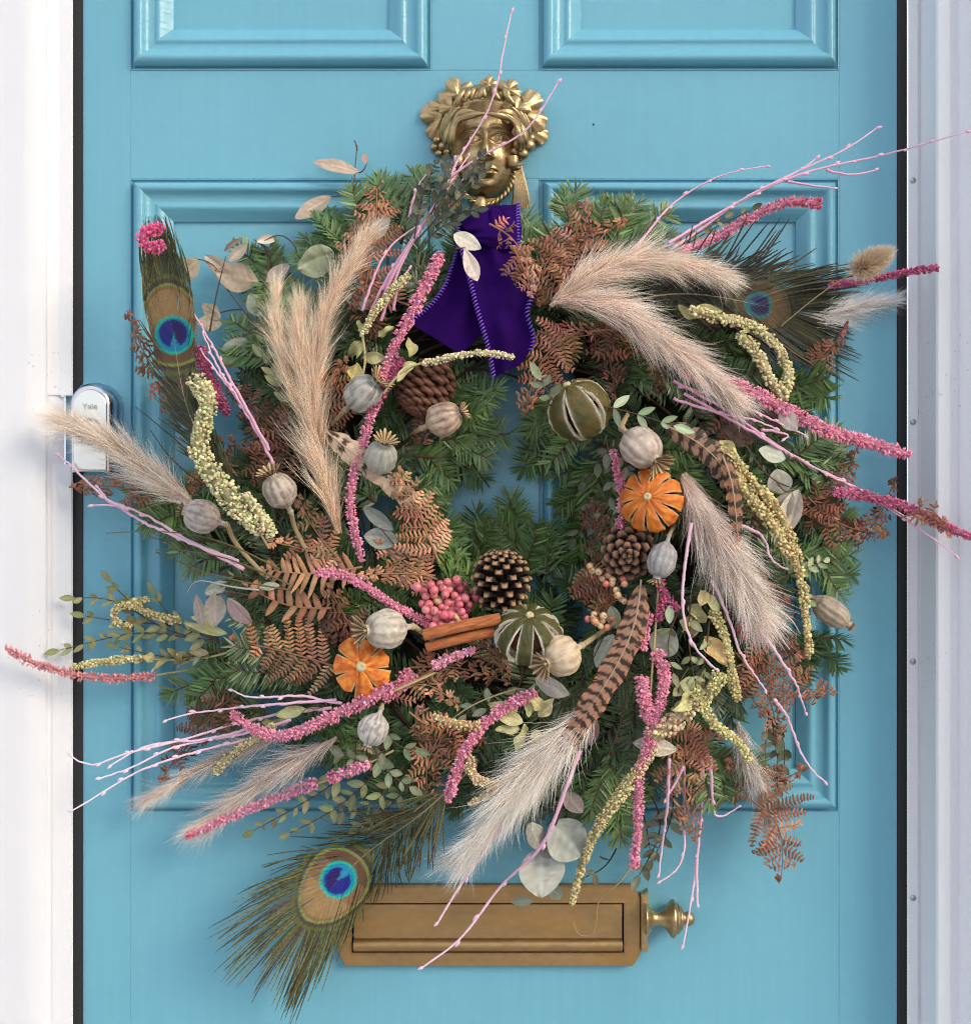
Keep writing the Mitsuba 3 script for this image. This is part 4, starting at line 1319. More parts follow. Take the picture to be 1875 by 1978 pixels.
def peacock(label, pts, eye, seed, off=.036, el=78, ew=47, n=190, blen=150, fan=.55, dark=1.0, s0=.05, dense=.55, bars=1.0, droop=.12, loose=70, tipspread=1.0, slim=1.0, inward=.45, barbw=.00092):
    """a peacock feather: shaft from the foot to the tip; eye: px of the middle of its eye (on the shaft); el, ew: half length and half width of the eye"""
    rng = np.random.default_rng(seed)
    key = thing('peacock_feather', label, 'peacock feather', 'peacock feathers')
    p = path(pts, off, 160)
    t, b, n_ = frames(p)
    E = P(eye[0], eye[1], surf(*eye) + off)
    ie = int(np.argmin(np.linalg.norm(p - E, axis=1)))
    E = p[ie]
    et, eb = t[ie], b[ie]
    en = n_[ie]
    gs = G()
    tube(gs, p[:min(159, ie + 22)], np.linspace(.0012, .0003, min(159, ie + 22)), (.30, .22, .12), 5)
    part(key, 'shaft', gs, 'm_satin', True)
    L = np.linalg.norm(np.diff(p, axis=0), axis=1).sum()
    EL, EW = el * S, ew * S
    se = ie / 159
    half = EL / L
    gb, ge = G(), G()

    bw = barbw

    def colour(v, rngcol):
        q = v - E
        a, c = q @ et / EL, q @ eb / EW
        w = 1 - .18 * a
        ro = np.hypot(a / 1.02, c / w)
        r2 = np.hypot((a + .30) / .55, c / .68)
        r3 = np.hypot((a + .25) / .40, c / .49)
        heart = (np.abs(c + .03 * np.sin(a * 9)) < .16 * np.clip((-.22 - a) / .36, 0, 1) ** 1.5)
        base = rngcol
        col = np.array(base)

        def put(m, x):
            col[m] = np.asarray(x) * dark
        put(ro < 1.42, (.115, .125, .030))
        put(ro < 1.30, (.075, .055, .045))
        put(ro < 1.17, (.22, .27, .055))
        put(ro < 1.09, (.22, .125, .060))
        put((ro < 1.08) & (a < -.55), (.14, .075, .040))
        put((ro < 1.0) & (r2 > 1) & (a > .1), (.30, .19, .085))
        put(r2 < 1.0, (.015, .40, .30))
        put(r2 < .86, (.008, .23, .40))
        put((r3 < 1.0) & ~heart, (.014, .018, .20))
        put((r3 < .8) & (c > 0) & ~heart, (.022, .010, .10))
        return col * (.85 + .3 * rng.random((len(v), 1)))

    # barbs of the eye: close together, they make the solid vane
    segs = 48

    def barb(s, sg, ln, a0, a1, w, cbase, jitter=.0):
        m = len(s)
        I = np.clip(s, 0, 1) * 159
        lk = lambda M: np.stack([np.interp(I, np.arange(160), M[:, c]) for c in range(3)], -1)
        R_, T_, B_, N_ = lk(p), lk(t), lk(b), lk(n_)
        d1 = nrm(T_ * np.cos(a0)[:, None] + B_ * (sg * np.sin(a0))[:, None] + N_ * jitter * rng.normal(0, 1, (m, 1)))
        d2 = nrm(T_ * np.cos(a1)[:, None] + B_ * (sg * np.sin(a1))[:, None] + N_ * jitter * rng.normal(0, 1.6, (m, 1)) + np.array([0, 0, -1.0]) * droop * rng.uniform(0, 1.3, (m, 1)))
        p1 = R_ + d1 * (ln * .5)[:, None]
        p2 = p1 + d2 * (ln * .5)[:, None]
        p1[:, 1] = np.minimum(p1[:, 1], -.004)
        p2[:, 1] = np.minimum(p2[:, 1], -.003)
        tmp = G()
        ribbons(tmp, R_ + N_ * .0004, p1, p2, w, cbase, cbase, segs, N_ + rng.normal(0, .12, (m, 3)), np.r_[.75, np.ones(segs - 8), np.linspace(1, .5, 7), 0])
        v, f, c = tmp.out()
        k = 2 * segs + 1
        cb = np.repeat(np.broadcast_to(cbase, (m, 3)), k, 0)
        bar = .75 + .5 * (np.sin(np.tile(np.arange(k) // 2, m) * 2.2 + np.repeat(rng.uniform(0, 6, m), k)) > 0)[:, None]
        c = colour(v, cb * bar)
        q = v - E
        ctr = q[f].mean(1)
        ro = np.hypot(ctr @ et / EL, ctr @ eb / EW)
        ins = ro < 1.36
        for gg, mk in ((ge, ins), (gb, ~ins)):
            ff = f[mk]
            if len(ff):
                uq, inv = np.unique(ff, return_inverse=True)
                gg.add(v[uq], inv.reshape(-1, 3), c[uq])

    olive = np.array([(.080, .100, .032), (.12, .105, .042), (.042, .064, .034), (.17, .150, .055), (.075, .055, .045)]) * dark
    for sg in (-1, 1):
        m = n
        s = np.linspace(se - half * 1.75, se + half * 1.05, m) + rng.normal(0, .001, m)
        rel = (s - (se - half * 1.75)) / (half * 2.8)
        a0 = .78 - .58 * rel + rng.normal(0, .02, m)
        a0 = a0 * slim
        late = np.clip((rel - .80) / .2, 0, 1)
        a0 = a0 * (1 - late) + late * rng.uniform(-.04, .36, m)
        a1 = a0 * inward + rng.normal(0, .05, m)
        ln = blen * S * (.72 + .38 * np.sin(np.pi * rel)) * rng.uniform(.66, 1.14, m)
        barb(s, sg, ln, a0, a1, bw * np.ones(m), olive[rng.integers(0, 5, m)], .015)
        m = loose
        s = rng.uniform(s0, se - half * 1.2, m)
        a0 = rng.uniform(.35, .75, m) * fan / .55
        a1 = a0 * rng.uniform(.5, 1.4, m) * tipspread
        barb(s, sg, blen * S * rng.uniform(.55, 1.05, m) * (.6 + .4 * (s - s0) / (se - s0)), a0, a1, bw * 1.15 * np.ones(m), olive[rng.integers(0, 5, m)] * .8, .08)
    part(key, 'barbs', gb, 'm_barb', kind='stuff')
    part(key, 'eye', ge, 'm_barb', label='blue and bronze eye of the feather')
    return key


def pheasant(label, pts, W, seed, off=.04, light=(.42, .27, .17), dark=(.028, .017, .013), bars=12, spotty=False, cup=.25, quill=0.1, edge=(.36, .16, .075)):
    rng = np.random.default_rng(seed)
    key = thing('pheasant_feather', label, 'pheasant feather', 'barred pheasant feathers')
    m, k = 150, 17
    p = path(pts, off, m)
    t, b, n = frames(p)
    u = np.linspace(0, 1, m)
    gs = G()
    tube(gs, p, np.linspace(.0010, .0003, m), (.38, .27, .17), 5)
    part(key, 'quill', gs, 'm_satin', True)
    g = G()
    xs = np.linspace(-1, 1, k)
    w = W / 2 * S * np.clip((u - quill) / .12, 0, 1) ** .5 * np.sqrt(np.clip(1 - ((u - .25) / .76) ** 4, 0, 1)) * (.92 + .08 * np.sin(u * 31))
    V = p[:, None] + (w[:, None] * xs[None])[..., None] * b[:, None] + (cup * w[:, None] * (np.abs(xs[None]) - .15) * -1)[..., None] * n[:, None]
    V = V + t[:, None] * (w[:, None] * np.abs(xs[None]) * .55)[..., None]      # barbs run forward
    V = V + (meshkit.noise(V * 190, seed)[..., None] - .5) * .0022 * np.abs(xs)[None, :, None]
    U, Xs = np.meshgrid(u, xs, indexing='ij')
    nz = meshkit.fbm(np.stack([U * 24, Xs * 3, 0 * U], -1), 3, seed)
    ph = U * bars + (nz - .5) * .75 + .10 * (Xs > 0) + .22 * np.abs(Xs)
    fr = ph % 1
    jag = (meshkit.noise(np.stack([Xs * 9, np.floor(ph), 0 * U], -1), seed + 2) - .5) * .16
    bar = np.clip((.5 - np.abs(fr - .5) - .25 + jag) / .05, 0, 1)
    if spotty:
        bar = bar * np.clip((.55 - np.abs(np.abs(Xs) - .35)) / .3, 0, 1) * (meshkit.noise(np.stack([np.floor(ph), np.sign(Xs), 0 * U], -1), seed) > .25)
    base = np.asarray(light) * (.75 + .5 * meshkit.noise(np.stack([U * 40, Xs * 18, 0 * U], -1), seed))[..., None]
    ek = np.clip((np.abs(Xs) - .55) / .4, 0, 1)[..., None]
    base = base * (1 - ek * .7) + np.asarray(edge) * ek * .7
    C = base * (1 - bar[..., None] * .97) + np.asarray(dark) * bar[..., None] * .97
    i, j = np.meshgrid(np.arange(m - 1), np.arange(k - 1), indexing='ij')
    q = np.stack([i * k + j, (i + 1) * k + j, (i + 1) * k + j + 1, i * k + j + 1], -1).reshape(-1, 4)
    # splits in the vane, where barbs have come apart
    f = np.vstack([q[:, [0, 1, 2]], q[:, [0, 2, 3]]])
    row = np.concatenate([i.ravel(), i.ravel()])
    jc = np.concatenate([j.ravel(), j.ravel()])
    cut = np.zeros(len(f), bool)
    for _ in range(16):
        r0, sg = rng.integers(20, m - 2), rng.integers(0, 2)
        dep = rng.integers(2, 5)
        cut |= (row == r0) & ((jc < dep) if sg else (jc >= k - 1 - dep))
    g.add(V.reshape(-1, 3), f[~cut], C.reshape(-1, 3))
    part(key, 'vane', g, 'm_barb', True)
    return key


def tuft(name, label, cat, cx, cy, dx, dy, length, R, seed, d, c0, c1, n=2600):
    """a soft egg shaped head of short hairs"""
    rng = np.random.default_rng(seed)
    key = thing(name, label, cat)
    o = P(cx, cy, d)
    ax = nrm(np.array([dx, 0, -dy], float))
    u = rng.normal(0, 1, (n, 3))
    u = nrm(u)
    base = o + (u @ ax)[:, None] * ax * (length / 2 - R * .3) * S * rng.uniform(.5, 1, n)[:, None]
    d1 = nrm(u + ax * .55 + rng.normal(0, .12, u.shape))
    ln = R * S * rng.uniform(.75, 1.25, n)
    p0 = base + u * R * S * .15
    p1 = p0 + d1 * (ln * .5)[:, None]
    p2 = p1 + nrm(d1 + ax * .4 + rng.normal(0, .2, u.shape)) * (ln * .5)[:, None]
    g = G()
    ribbons(g, p0, p1, p2, .0006, np.asarray(c0), np.asarray(c1) * rng.uniform(.8, 1.1, (n, 1)), 3, rng.normal(0, 1, (n, 3)), [1, .9, .6, 0])
    part(key, 'hairs', g, 'm_hair', kind='stuff')
    gs = G()
    tube(gs, spline([o - ax * length * .4 * S, o - ax * length * S + np.array([0, .01, 0]), o - ax * length * 2.6 * S + np.array([0, .03, -.01])], 14), .0007, (.30, .22, .12), 5)
    part(key, 'stem', gs, 'm_dry', True)

# ---------------------------------------------------------------- evergreen
FILL = 'dark green fir sprig packed among the others in the body of the wreath'
EXPL = [
    ([(775, 470), (790, 400), (800, 332)], 'fir sprig standing up at the top left of the wreath, under the knocker'),
    ([(700, 480), (725, 410), (738, 345)], 'fir sprig pointing up beside the pale bracken at the top left'),
    ([(680, 500), (655, 450), (640, 410)], 'short fir sprig behind the top left eucalyptus twig'),
    ([(660, 560), (625, 500), (592, 458)], 'fir sprig behind the large round eucalyptus leaf'),
    ([(590, 600), (520, 530), (462, 482)], 'fir sprig between the tan eucalyptus leaves at the upper left'),
    ([(600, 640), (560, 590), (515, 545)], 'bright fir sprig just left of the tall pampas wisps'),
    ([(560, 700), (500, 655), (452, 622)], 'fir sprig at the upper left over the blue door panel'),
    ([(1080, 500), (1100, 430), (1112, 365)], 'fir sprig standing up to the right of the ribbon'),
    ([(1150, 520), (1220, 450), (1292, 412)], 'long fir sprig reaching up right below the slanting pink twigs'),
    ([(1120, 500), (1180, 440), (1215, 395)], 'fir sprig between the ribbon and the upper right pampas'),
    ([(1040, 520), (1020, 450), (1012, 415)], 'short fir sprig tucked close to the right edge of the ribbon'),
    ([(430, 1010), (340, 985), (252, 958)], 'bright fir sprig under the pampas plume at the left edge'),
    ([(470, 1060), (390, 1040), (310, 1000)], 'fir sprig below the leftmost poppy head'),
    ([(500, 1320), (420, 1310), (330, 1338)], 'fir sprig sticking out left above the pale pink twigs'),
    ([(520, 1380), (450, 1370), (390, 1395)], 'fir sprig under the lower left pink twigs'),
    ([(1480, 960), (1560, 985), (1640, 1010)], 'fir sprig pointing right below the pink twigs'),
    ([(1480, 880), (1560, 890), (1635, 862)], 'fir sprig at the right under the thick pink tassel'),
    ([(1480, 740), (1545, 750), (1600, 770)], 'fir sprig at the right under the peacock feather'),
    ([(1500, 1060), (1580, 1090), (1646, 1112)], 'fir sprig at the right edge above the long poppy head'),
    ([(1500, 1220), (1560, 1250), (1618, 1290)], 'fir sprig at the right edge below the long poppy head'),
    ([(850, 850), (920, 842), (984, 838)], 'fir sprig reaching furthest into the hollow of the wreath from the left'),
    ([(830, 800), (900, 780), (958, 752)], 'fir sprig beside the brown mottled poppy head, over the hollow'),
    ([(800, 880), (870, 890), (935, 925)], 'fir sprig slanting down into the hollow from the left'),
    ([(790, 940), (830, 955), (860, 978)], 'short fir sprig at the left of the hollow'),
    ([(1020, 1110), (1000, 1040), (984, 962)], 'upright fir sprig rising from below into the hollow'),
    ([(930, 1110), (920, 1050), (920, 990)], 'fir sprig fanned upward at the bottom of the hollow'),
    ([(880, 1090), (865, 1040), (858, 1000)], 'dark fir sprig at the lower left of the hollow'),
    ([(1060, 1110), (1050, 1060), (1045, 1020)], 'short dark fir sprig at the lower right of the hollow'),
    ([(1140, 1010), (1100, 1050), (1058, 1100)], 'bright fir sprig slanting down left at the right of the hollow'),
    ([(1150, 830), (1080, 850), (1010, 905)], 'dark fir sprig hanging into the hollow from the right'),
    ([(1160, 890), (1120, 950), (1095, 1010)], 'fir sprig down the right side of the hollow'),
    ([(1100, 760), (1060, 800), (1030, 850)], 'fir sprig under the upper right dried lime'),
    ([(860, 1150), (875, 1110), (890, 1065)], 'yellow green fir sprig above the pink berries'),
    ([(900, 1160), (915, 1130), (925, 1090)], 'small yellow green fir sprig beside the lower pine cone'),
    ([(1180, 1450), (1190, 1540), (1200, 1620)], 'fir sprig hanging at the bottom between the two yellow tassels'),
    ([(1330, 1420), (1390, 1490), (1420, 1535)], 'fir sprig at the lower right above the isolated bracken frond'),
    ([(1130, 1480), (1120, 1540), (1095, 1570)], 'fir sprig above the hanging round eucalyptus leaves'),
    ([(740, 1400), (690, 1430), (640, 1465)], 'fir sprig under the lower grey poppy head'),
    ([(780, 1190), (740, 1160), (705, 1135)], 'fir sprig along the pink tassel above the white poppy head'),
    ([(1270, 860), (1300, 890), (1325, 925)], 'bright fir sprig over the top of the round dried orange'),
    ([(1330, 650), (1390, 680), (1440, 690)], 'fir sprig between the upper right pampas and the yellow tassel'),
    ([(1200, 690), (1230, 720), (1240, 745)], 'fir sprig tip under the upper right pampas'),
]
BRIGHT = ('bright', 'yellow')
for k, (pts, lab) in enumerate(EXPL):
    yel = lab.startswith('yellow') or 'small yellow' in lab
    br = 'bright' in lab
    fir(pts, lab, 100 + k, off=-.008 if not yel else .014, nl=43 if not yel else 36, col=(.075, .155, .040) if yel else ((.082, .155, .036) if br else (.062, .118, .032)),
        tip=(.15, .26, .07) if yel else ((.17, .27, .085) if br else (.145, .235, .08)), side=2 if yel else 3)
rng = np.random.default_rng(77)
for k in range(165):                                               # the mass: a back layer fanned outward, an inner one, and a nearer one along the ring
    layer = 0 if k < 74 else (1 if k < 92 else 2)
    a = 2 * math.pi * ((k * .61803) % 1) + rng.normal(0, .06)
    tang = rng.normal(.35, .35)
    if layer == 0:
        r0, r1, off = rng.uniform(330, 430), rng.uniform(520, 610), -.030
    elif layer == 1:
        r0, r1, off = rng.uniform(300, 360), 0, -.024
    else:
        r0, r1, off = rng.uniform(250, 480), 0, -.012
        r1 = r0 + rng.uniform(40, 120)
        tang += .4 * rng.choice([-1, 1])
    if layer == 0 and -2.15 < a - 2 * math.pi * round(a / (2 * math.pi)) < -1.2 and r1 > 560:
        r1 = 560
    q = []
    for s in (0, .5, 1):
        R_ = r0 + (r1 - r0) * s
        q.append((WX + R_ * math.cos(a + tang * .5 * s), WY + R_ * math.sin(a + tang * .5 * s)))
    if layer == 1:
        q = [(q[0][0], q[0][1]), None, (985 + 165 * math.cos(a), 895 + 215 * math.sin(a))]
        q[1] = ((q[0][0] + q[2][0]) / 2 + rng.normal(0, 12), (q[0][1] + q[2][1]) / 2 + rng.normal(0, 12))
    if layer == 2 and min(math.hypot((x - 985) / 150, (y - 895) / 210) for x, y in q) < 1.15:
        continue
    fir(q, FILL, 500 + k, off=off, nl=rng.uniform(36, 45), col=vary(rng, (.028, .058, .017) if layer == 2 else (.035, .072, .022), .25), tip=(.095, .160, .055), side=3)

# ---------------------------------------------------------------- bracken
R1, R2, R3, R4 = (.36, .170, .100), (.27, .122, .075), (.165, .072, .050), (.46, .240, .140)
FERNS = [
    (dict(pts=[(705, 560), (722, 460), (728, 345)], W=78, col=R1), 'orange bracken frond rising at the top left beside the pink twigs'),
    (dict(pts=[(790, 590), (740, 570), (690, 545)], W=52, col=R1, crumple=.5), 'orange bracken frond crossing left above the small yellow tassel'),
    (dict(pts=[(740, 650), (700, 600), (675, 560)], W=42, col=R3, crumple=.7), 'curled dark bracken at the left of the small yellow tassel'),
    (dict(pts=[(380, 800), (300, 720), (245, 600)], W=58, col=R2, crumple=.6), 'rust bracken frond curling out left behind the left peacock feather'),
    (dict(pts=[(570, 870), (500, 800), (440, 740)], W=62, col=R3, crumple=.5), 'dark red bracken frond behind the left pink twigs'),
    (dict(pts=[(580, 930), (490, 880), (420, 850)], W=60, col=R3, crumple=.5), 'dark bracken frond right of the thick yellow tassel'),
    (dict(pts=[(650, 1075), (600, 1010), (575, 955)], W=44, col=R4, crumple=.3), 'bright orange bracken beside the second poppy head on the left'),
    (dict(pts=[(660, 1085), (590, 1062), (515, 1045)], W=42, col=R4, crumple=.35), 'bright orange bracken below the thick yellow tassel'),
    (dict(pts=[(700, 1095), (600, 1108), (500, 1098)], W=46, col=R4, kind=1, step=13), 'single row of orange bracken leaflets left of the pink tassel tip'),
    (dict(pts=[(640, 1175), (560, 1170), (468, 1128)], W=40, col=R1, kind=1, step=17), 'single row of brown bracken leaflets under the pink tassel tip'),
    (dict(pts=[(690, 1235), (660, 1180), (630, 1130)], W=50, col=R2, crumple=.3), 'brown bracken frond slanting up left of the white poppy head'),
    (dict(pts=[(655, 1290), (560, 1262), (445, 1236)], W=88, col=R1, step=20, pl=12, crumple=.12), 'broad flat bracken frond left of the flower shaped orange'),
    (dict(pts=[(850, 1090), (815, 1010), (768, 905)], W=64, col=R4, step=18, crumple=.2, off=.048), 'broad bright bracken frond left of the hollow under the spotted feather'),
    (dict(pts=[(845, 1120), (790, 1095), (725, 1045)], W=54, col=R4, step=18, crumple=.2), 'bright bracken frond over the pointed grey leaves'),
    (dict(pts=[(840, 1112), (770, 1108), (690, 1112)], W=34, col=R4, step=19, crumple=.15), 'bright bracken frond lying above the pink berries'),
    (dict(pts=[(610, 850), (640, 770), (665, 690)], W=58, col=R1, step=17, crumple=.2), 'orange bracken frond left of the first grey poppy head'),
    (dict(pts=[(640, 760), (620, 730), (600, 700)], W=34, col=R1, kind=1, step=13), 'small orange bracken tip beside the tall pampas'),
    (dict(pts=[(1060, 600), (1100, 490), (1130, 385)], W=84, col=R2, crumple=.45), 'large bracken frond rising to the right of the ribbon'),
    (dict(pts=[(1080, 560), (1140, 480), (1205, 420)], W=62, col=R2, crumple=.5), 'rust bracken frond leaning right above the upper right pampas'),
    (dict(pts=[(1100, 470), (1060, 500), (1045, 590)], W=60, col=R2, crumple=.3), 'bracken frond hanging down close to the right edge of the ribbon'),
    (dict(pts=[(1120, 640), (1060, 680), (1015, 800)], W=66, col=R1, step=18, crumple=.3), 'bracken frond hanging beside the lower right corner of the ribbon'),
    (dict(pts=[(1040, 640), (1100, 650), (1170, 640)], W=44, col=R1, step=17, crumple=.3), 'bracken frond under the foot of the upper right pampas'),
    (dict(pts=[(1130, 630), (1190, 660), (1260, 670)], W=46, col=R3, crumple=.4), 'dark bracken frond behind the upper right pampas'),
    (dict(pts=[(1170, 650), (1180, 710), (1190, 770)], W=44, col=R3, crumple=.6), 'crumpled bracken above the upper right dried lime'),
    (dict(pts=[(1240, 690), (1280, 710), (1270, 760)], W=40, col=R3, crumple=.9), 'curled bracken knot left of the thick pink tassel'),
    (dict(pts=[(945, 432), (990, 462), (1020, 520)], W=32, col=R1, crumple=.8, off=.040), 'frayed orange bracken bit across the top of the ribbon'),
    (dict(pts=[(990, 475), (1012, 520), (1028, 570)], W=44, col=R1, kind=2, crumple=.5, off=.040), 'frayed orange bracken on the right edge of the ribbon'),
    (dict(pts=[(300, 960), (220, 940), (138, 942)], W=46, col=R2, crumple=.4), 'rust bracken frond poking out left under the lock'),
    (dict(pts=[(460, 900), (410, 905), (360, 950)], W=42, col=R2, crumple=.6), 'crumpled bracken right of the left pampas plume'),
    (dict(pts=[(460, 1340), (380, 1410), (310, 1510)], W=58, col=R3, crumple=.5), 'dark bracken frond behind the lower left pink twigs'),
    (dict(pts=[(740, 1360), (815, 1322), (890, 1368)], W=40, col=R4, crumple=.5), 'arched orange bracken frond right of the flower shaped orange'),
    (dict(pts=[(790, 1375), (840, 1400), (860, 1380)], W=42, col=R4, crumple=.9), 'curled orange bracken left of the beige tassel'),
    (dict(pts=[(870, 1390), (825, 1480), (835, 1565)], W=62, col=R1, crumple=.7), 'crumpled bracken frond hanging at the lower middle'),
    (dict(pts=[(920, 1400), (900, 1460), (915, 1500)], W=40, col=R2, crumple=.6), 'bracken scrap right of the lower middle pink tassel'),
    (dict(pts=[(790, 1290), (880, 1290), (985, 1320)], W=42, col=R1, crumple=.6), 'bracken frond under the small pink sprig below the cinnamon'),
    (dict(pts=[(900, 1240), (950, 1255), (985, 1310)], W=38, col=R1, crumple=.6), 'bracken tip left of the pale round poppy head'),
    (dict(pts=[(1540, 1000), (1620, 940), (1655, 865)], W=46, col=R3, crumple=.4), 'dark bracken frond at the right below the thick pink tassel'),
    (dict(pts=[(1550, 990), (1680, 1020), (1730, 920)], W=52, col=R3, crumple=.6), 'bracken frond out over the black door gap at the right'),
    (dict(pts=[(1740, 1000, .088), (1800, 990, .094), (1838, 1040, .098)], W=34, col=R2, crumple=.8), 'curled bracken tip on the right end of the lower pink tassel'),
    (dict(pts=[(1560, 960), (1620, 1010), (1720, 1030)], W=40, col=R2, crumple=.6), 'rust bracken frond behind the lower right pink tassel'),
    (dict(pts=[(1440, 1230), (1530, 1320), (1615, 1335)], W=66, col=R2, crumple=.35), 'bracken frond reaching out at the lower right over the panel edge'),
    (dict(pts=[(1420, 1260), (1480, 1340), (1500, 1440)], W=60, col=R2, crumple=.4), 'bracken frond below the end of the right pampas'),
    (dict(pts=[(1460, 1200), (1520, 1250), (1560, 1270)], W=44, col=R3, crumple=.4), 'dark bracken frond beside the end of the long yellow tassel'),
    (dict(pts=[(1330, 1380), (1320, 1500), (1345, 1625)], W=72, col=R1, crumple=.45), 'bracken frond hanging among the straight pink twigs at the bottom'),
    (dict(pts=[(1390, 1400), (1360, 1440), (1300, 1450)], W=46, col=R2, crumple=.4), 'bracken frond under the forked yellow tassel'),
    (dict(pts=[(1450, 1545), (1498, 1590), (1508, 1700)], W=88, col=R2, step=20, crumple=.18, off=.03), 'isolated bracken frond hanging lowest at the right against the blue door'),
    (dict(pts=[(1380, 1560), (1430, 1510), (1400, 1470)], W=44, col=R2, crumple=.3), 'bracken frond curling left above the isolated hanging frond'),
    (dict(pts=[(1440, 1480), (1490, 1510), (1560, 1480)], W=44, col=R2, step=18, crumple=.2), 'bracken frond over the lower right panel corner'),
    (dict(pts=[(1130, 1080), (1150, 1150), (1180, 1210)], W=48, col=R2, step=16, crumple=.2), 'bracken frond among the pale berries right of the lower pine cone'),
    (dict(pts=[(1140, 960), (1150, 1030), (1150, 1090)], W=40, col=R3, crumple=.4), 'dark bracken frond left of the open pine cone'),
    (dict(pts=[(1420, 1110), (1470, 1140), (1530, 1165)], W=40, col=R2, crumple=.25), 'bracken frond between the right pampas and the long yellow tassel'),
    (dict(pts=[(1430, 1180), (1480, 1195), (1530, 1190)], W=34, col=R2, crumple=.25), 'small bracken frond right of the right pampas'),
    (dict(pts=[(800, 790), (820, 830), (790, 870)], W=36, col=R2, crumple=.7), 'crumpled bracken below the upper left pine cone'),
    (dict(pts=[(1390, 790), (1400, 830), (1450, 850)], W=44, col=R3, crumple=.7), 'dark crumpled bracken among the right pink twigs'),
    (dict(pts=[(1440, 950), (1470, 990), (1460, 1040)], W=40, col=R3, crumple=.7), 'curled bracken inside the bend of the long yellow tassel'),
    (dict(pts=[(1560, 700), (1600, 680), (1635, 620)], W=34, col=R3, crumple=.4), 'bracken tip at the right end of the right peacock feather'),
]
for k, (kw, lab) in enumerate(FERNS):
    fern(label=lab, seed=1000 + k, **kw)

# ---------------------------------------------------------------- eucalyptus
TAN, SAGE, GREY, PINKY, CREAM = (.42, .33, .25), (.30, .32, .23), (.27, .29, .24), (.40, .29, .26), (.60, .52, .38)
EB = 'eucalyptus branch'
sprig('eucalyptus_branch', 'eucalyptus twig with two pinkish leaves standing highest at the top left', EB, [[(690, 450), (684, 350), (690, 280)], [(684, 380), (660, 378), (640, 380)], [(686, 335), (700, 330), (708, 315)], [(690, 290), (686, 275), (684, 270)]],
      [(697, 335, 600, 300, 27, (.50, .36, .27), dict(curl=-.5)), (640, 378, 570, 425, 32, (.44, .34, .27), {}), (706, 318, 700, 286, 12, (.40, .24, .20), {})], 1, off=.0, group='eucalyptus branches')
sprig('eucalyptus_branch', 'eucalyptus branch with tan and cream leaves between the left peacock feather and the pampas', EB,
      [[(560, 700), (470, 600), (440, 560), (415, 520)], [(440, 560), (400, 505), (380, 500)], [(505, 560), (508, 475), (490, 462)], [(560, 510), (510, 475)], [(570, 500), (565, 470), (545, 455), (510, 465)], [(470, 598), (440, 600), (400, 612)], [(510, 640), (470, 650), (460, 660)]],
      [(385, 500, 340, 540, 42, TAN, {}), (395, 492, 447, 535, 32, CREAM, dict(curl=-.4)), (500, 545, 418, 525, 56, TAN, dict(curl=.2)), (510, 545, 562, 512, 34, TAN, {}), (470, 460, 430, 483, 12, (.22, .15, .11), dict(fold=.8)),
       (495, 466, 535, 460, 18, (.56, .46, .36), dict(fold=.6)), (440, 505, 478, 470, 22, (.40, .34, .27), {}), (400, 612, 418, 590, 44, (.30, .27, .20), dict(p=.9)), (405, 605, 405, 645, 46, (.36, .31, .23), {}),
       (475, 652, 436, 712, 52, (.31, .33, .27), {}), (505, 610, 482, 568, 36, (.36, .38, .28), {})], 2, off=.004, group='eucalyptus branches')
sprig('eucalyptus_branch', 'large round pale green eucalyptus leaf left of the pampas tip', EB, [[(690, 560), (660, 510), (640, 498)]], [(645, 488, 574, 520, 66, (.36, .42, .29), dict(p=.95, q=.62, curl=.15))], 3, off=.014, group='eucalyptus branches')
sprig('eucalyptus_branch', 'grey eucalyptus leaf behind the small yellow tassel', EB, [[(800, 590), (760, 580), (740, 578)]], [(740, 575, 662, 572, 46, SAGE, {}), (738, 590, 760, 560, 26, TAN, {}), (700, 470, 760, 425, 34, (.43, .36, .30), {})], 4, off=.006, group='eucalyptus branches')
sprig('eucalyptus_branch', 'two pale leaves lying on the purple ribbon', EB, [[(870, 455), (876, 452)], [(880, 480), (898, 478)]], [(876, 452, 930, 482, 30, (.66, .58, .48), dict(curl=.3, p=.85, roll=0, tilt=0)), (896, 477, 922, 545, 27, (.66, .52, .46), dict(curl=.2, p=1.3, roll=0, tilt=0))], 5, off=.046, group='eucalyptus branches')
sprig('eucalyptus_branch', 'three folded grey leaves at the lower left above the small leaved twigs', EB, [[(480, 1150), (440, 1145), (400, 1155)], [(440, 1145), (430, 1150)], [(470, 1150), (445, 1155)]],
      [(378, 1148, 398, 1212, 28, (.38, .30, .25), {}), (415, 1144, 420, 1212, 42, (.26, .22, .19), {}), (440, 1155, 478, 1215, 36, (.42, .29, .28), {}), (395, 1147, 440, 1125, 26, (.36, .38, .32), {}), (500, 1135, 540, 1130, 16, SAGE, {})], 6, off=.018, group='eucalyptus branches')
sprig('eucalyptus_branch', 'pointed grey leaves left of the broad bright bracken', EB, [[(790, 1080), (755, 1045), (735, 1020)]], [(770, 1045, 702, 1035, 40, (.27, .29, .26), {}), (760, 1025, 700, 980, 26, (.22, .25, .22), {}), (790, 1070, 735, 1060, 30, (.30, .31, .28), {})], 7, off=.016, group='eucalyptus branches')
sprig('eucalyptus_branch', 'pale oval leaf beside the lower right of the pale round poppy head', EB, [[(1130, 1330), (1110, 1340), (1100, 1340)]], [(1100, 1342, 1028, 1315, 38, (.50, .49, .42), dict(curl=-.3))], 8, off=.03, group='eucalyptus branches')
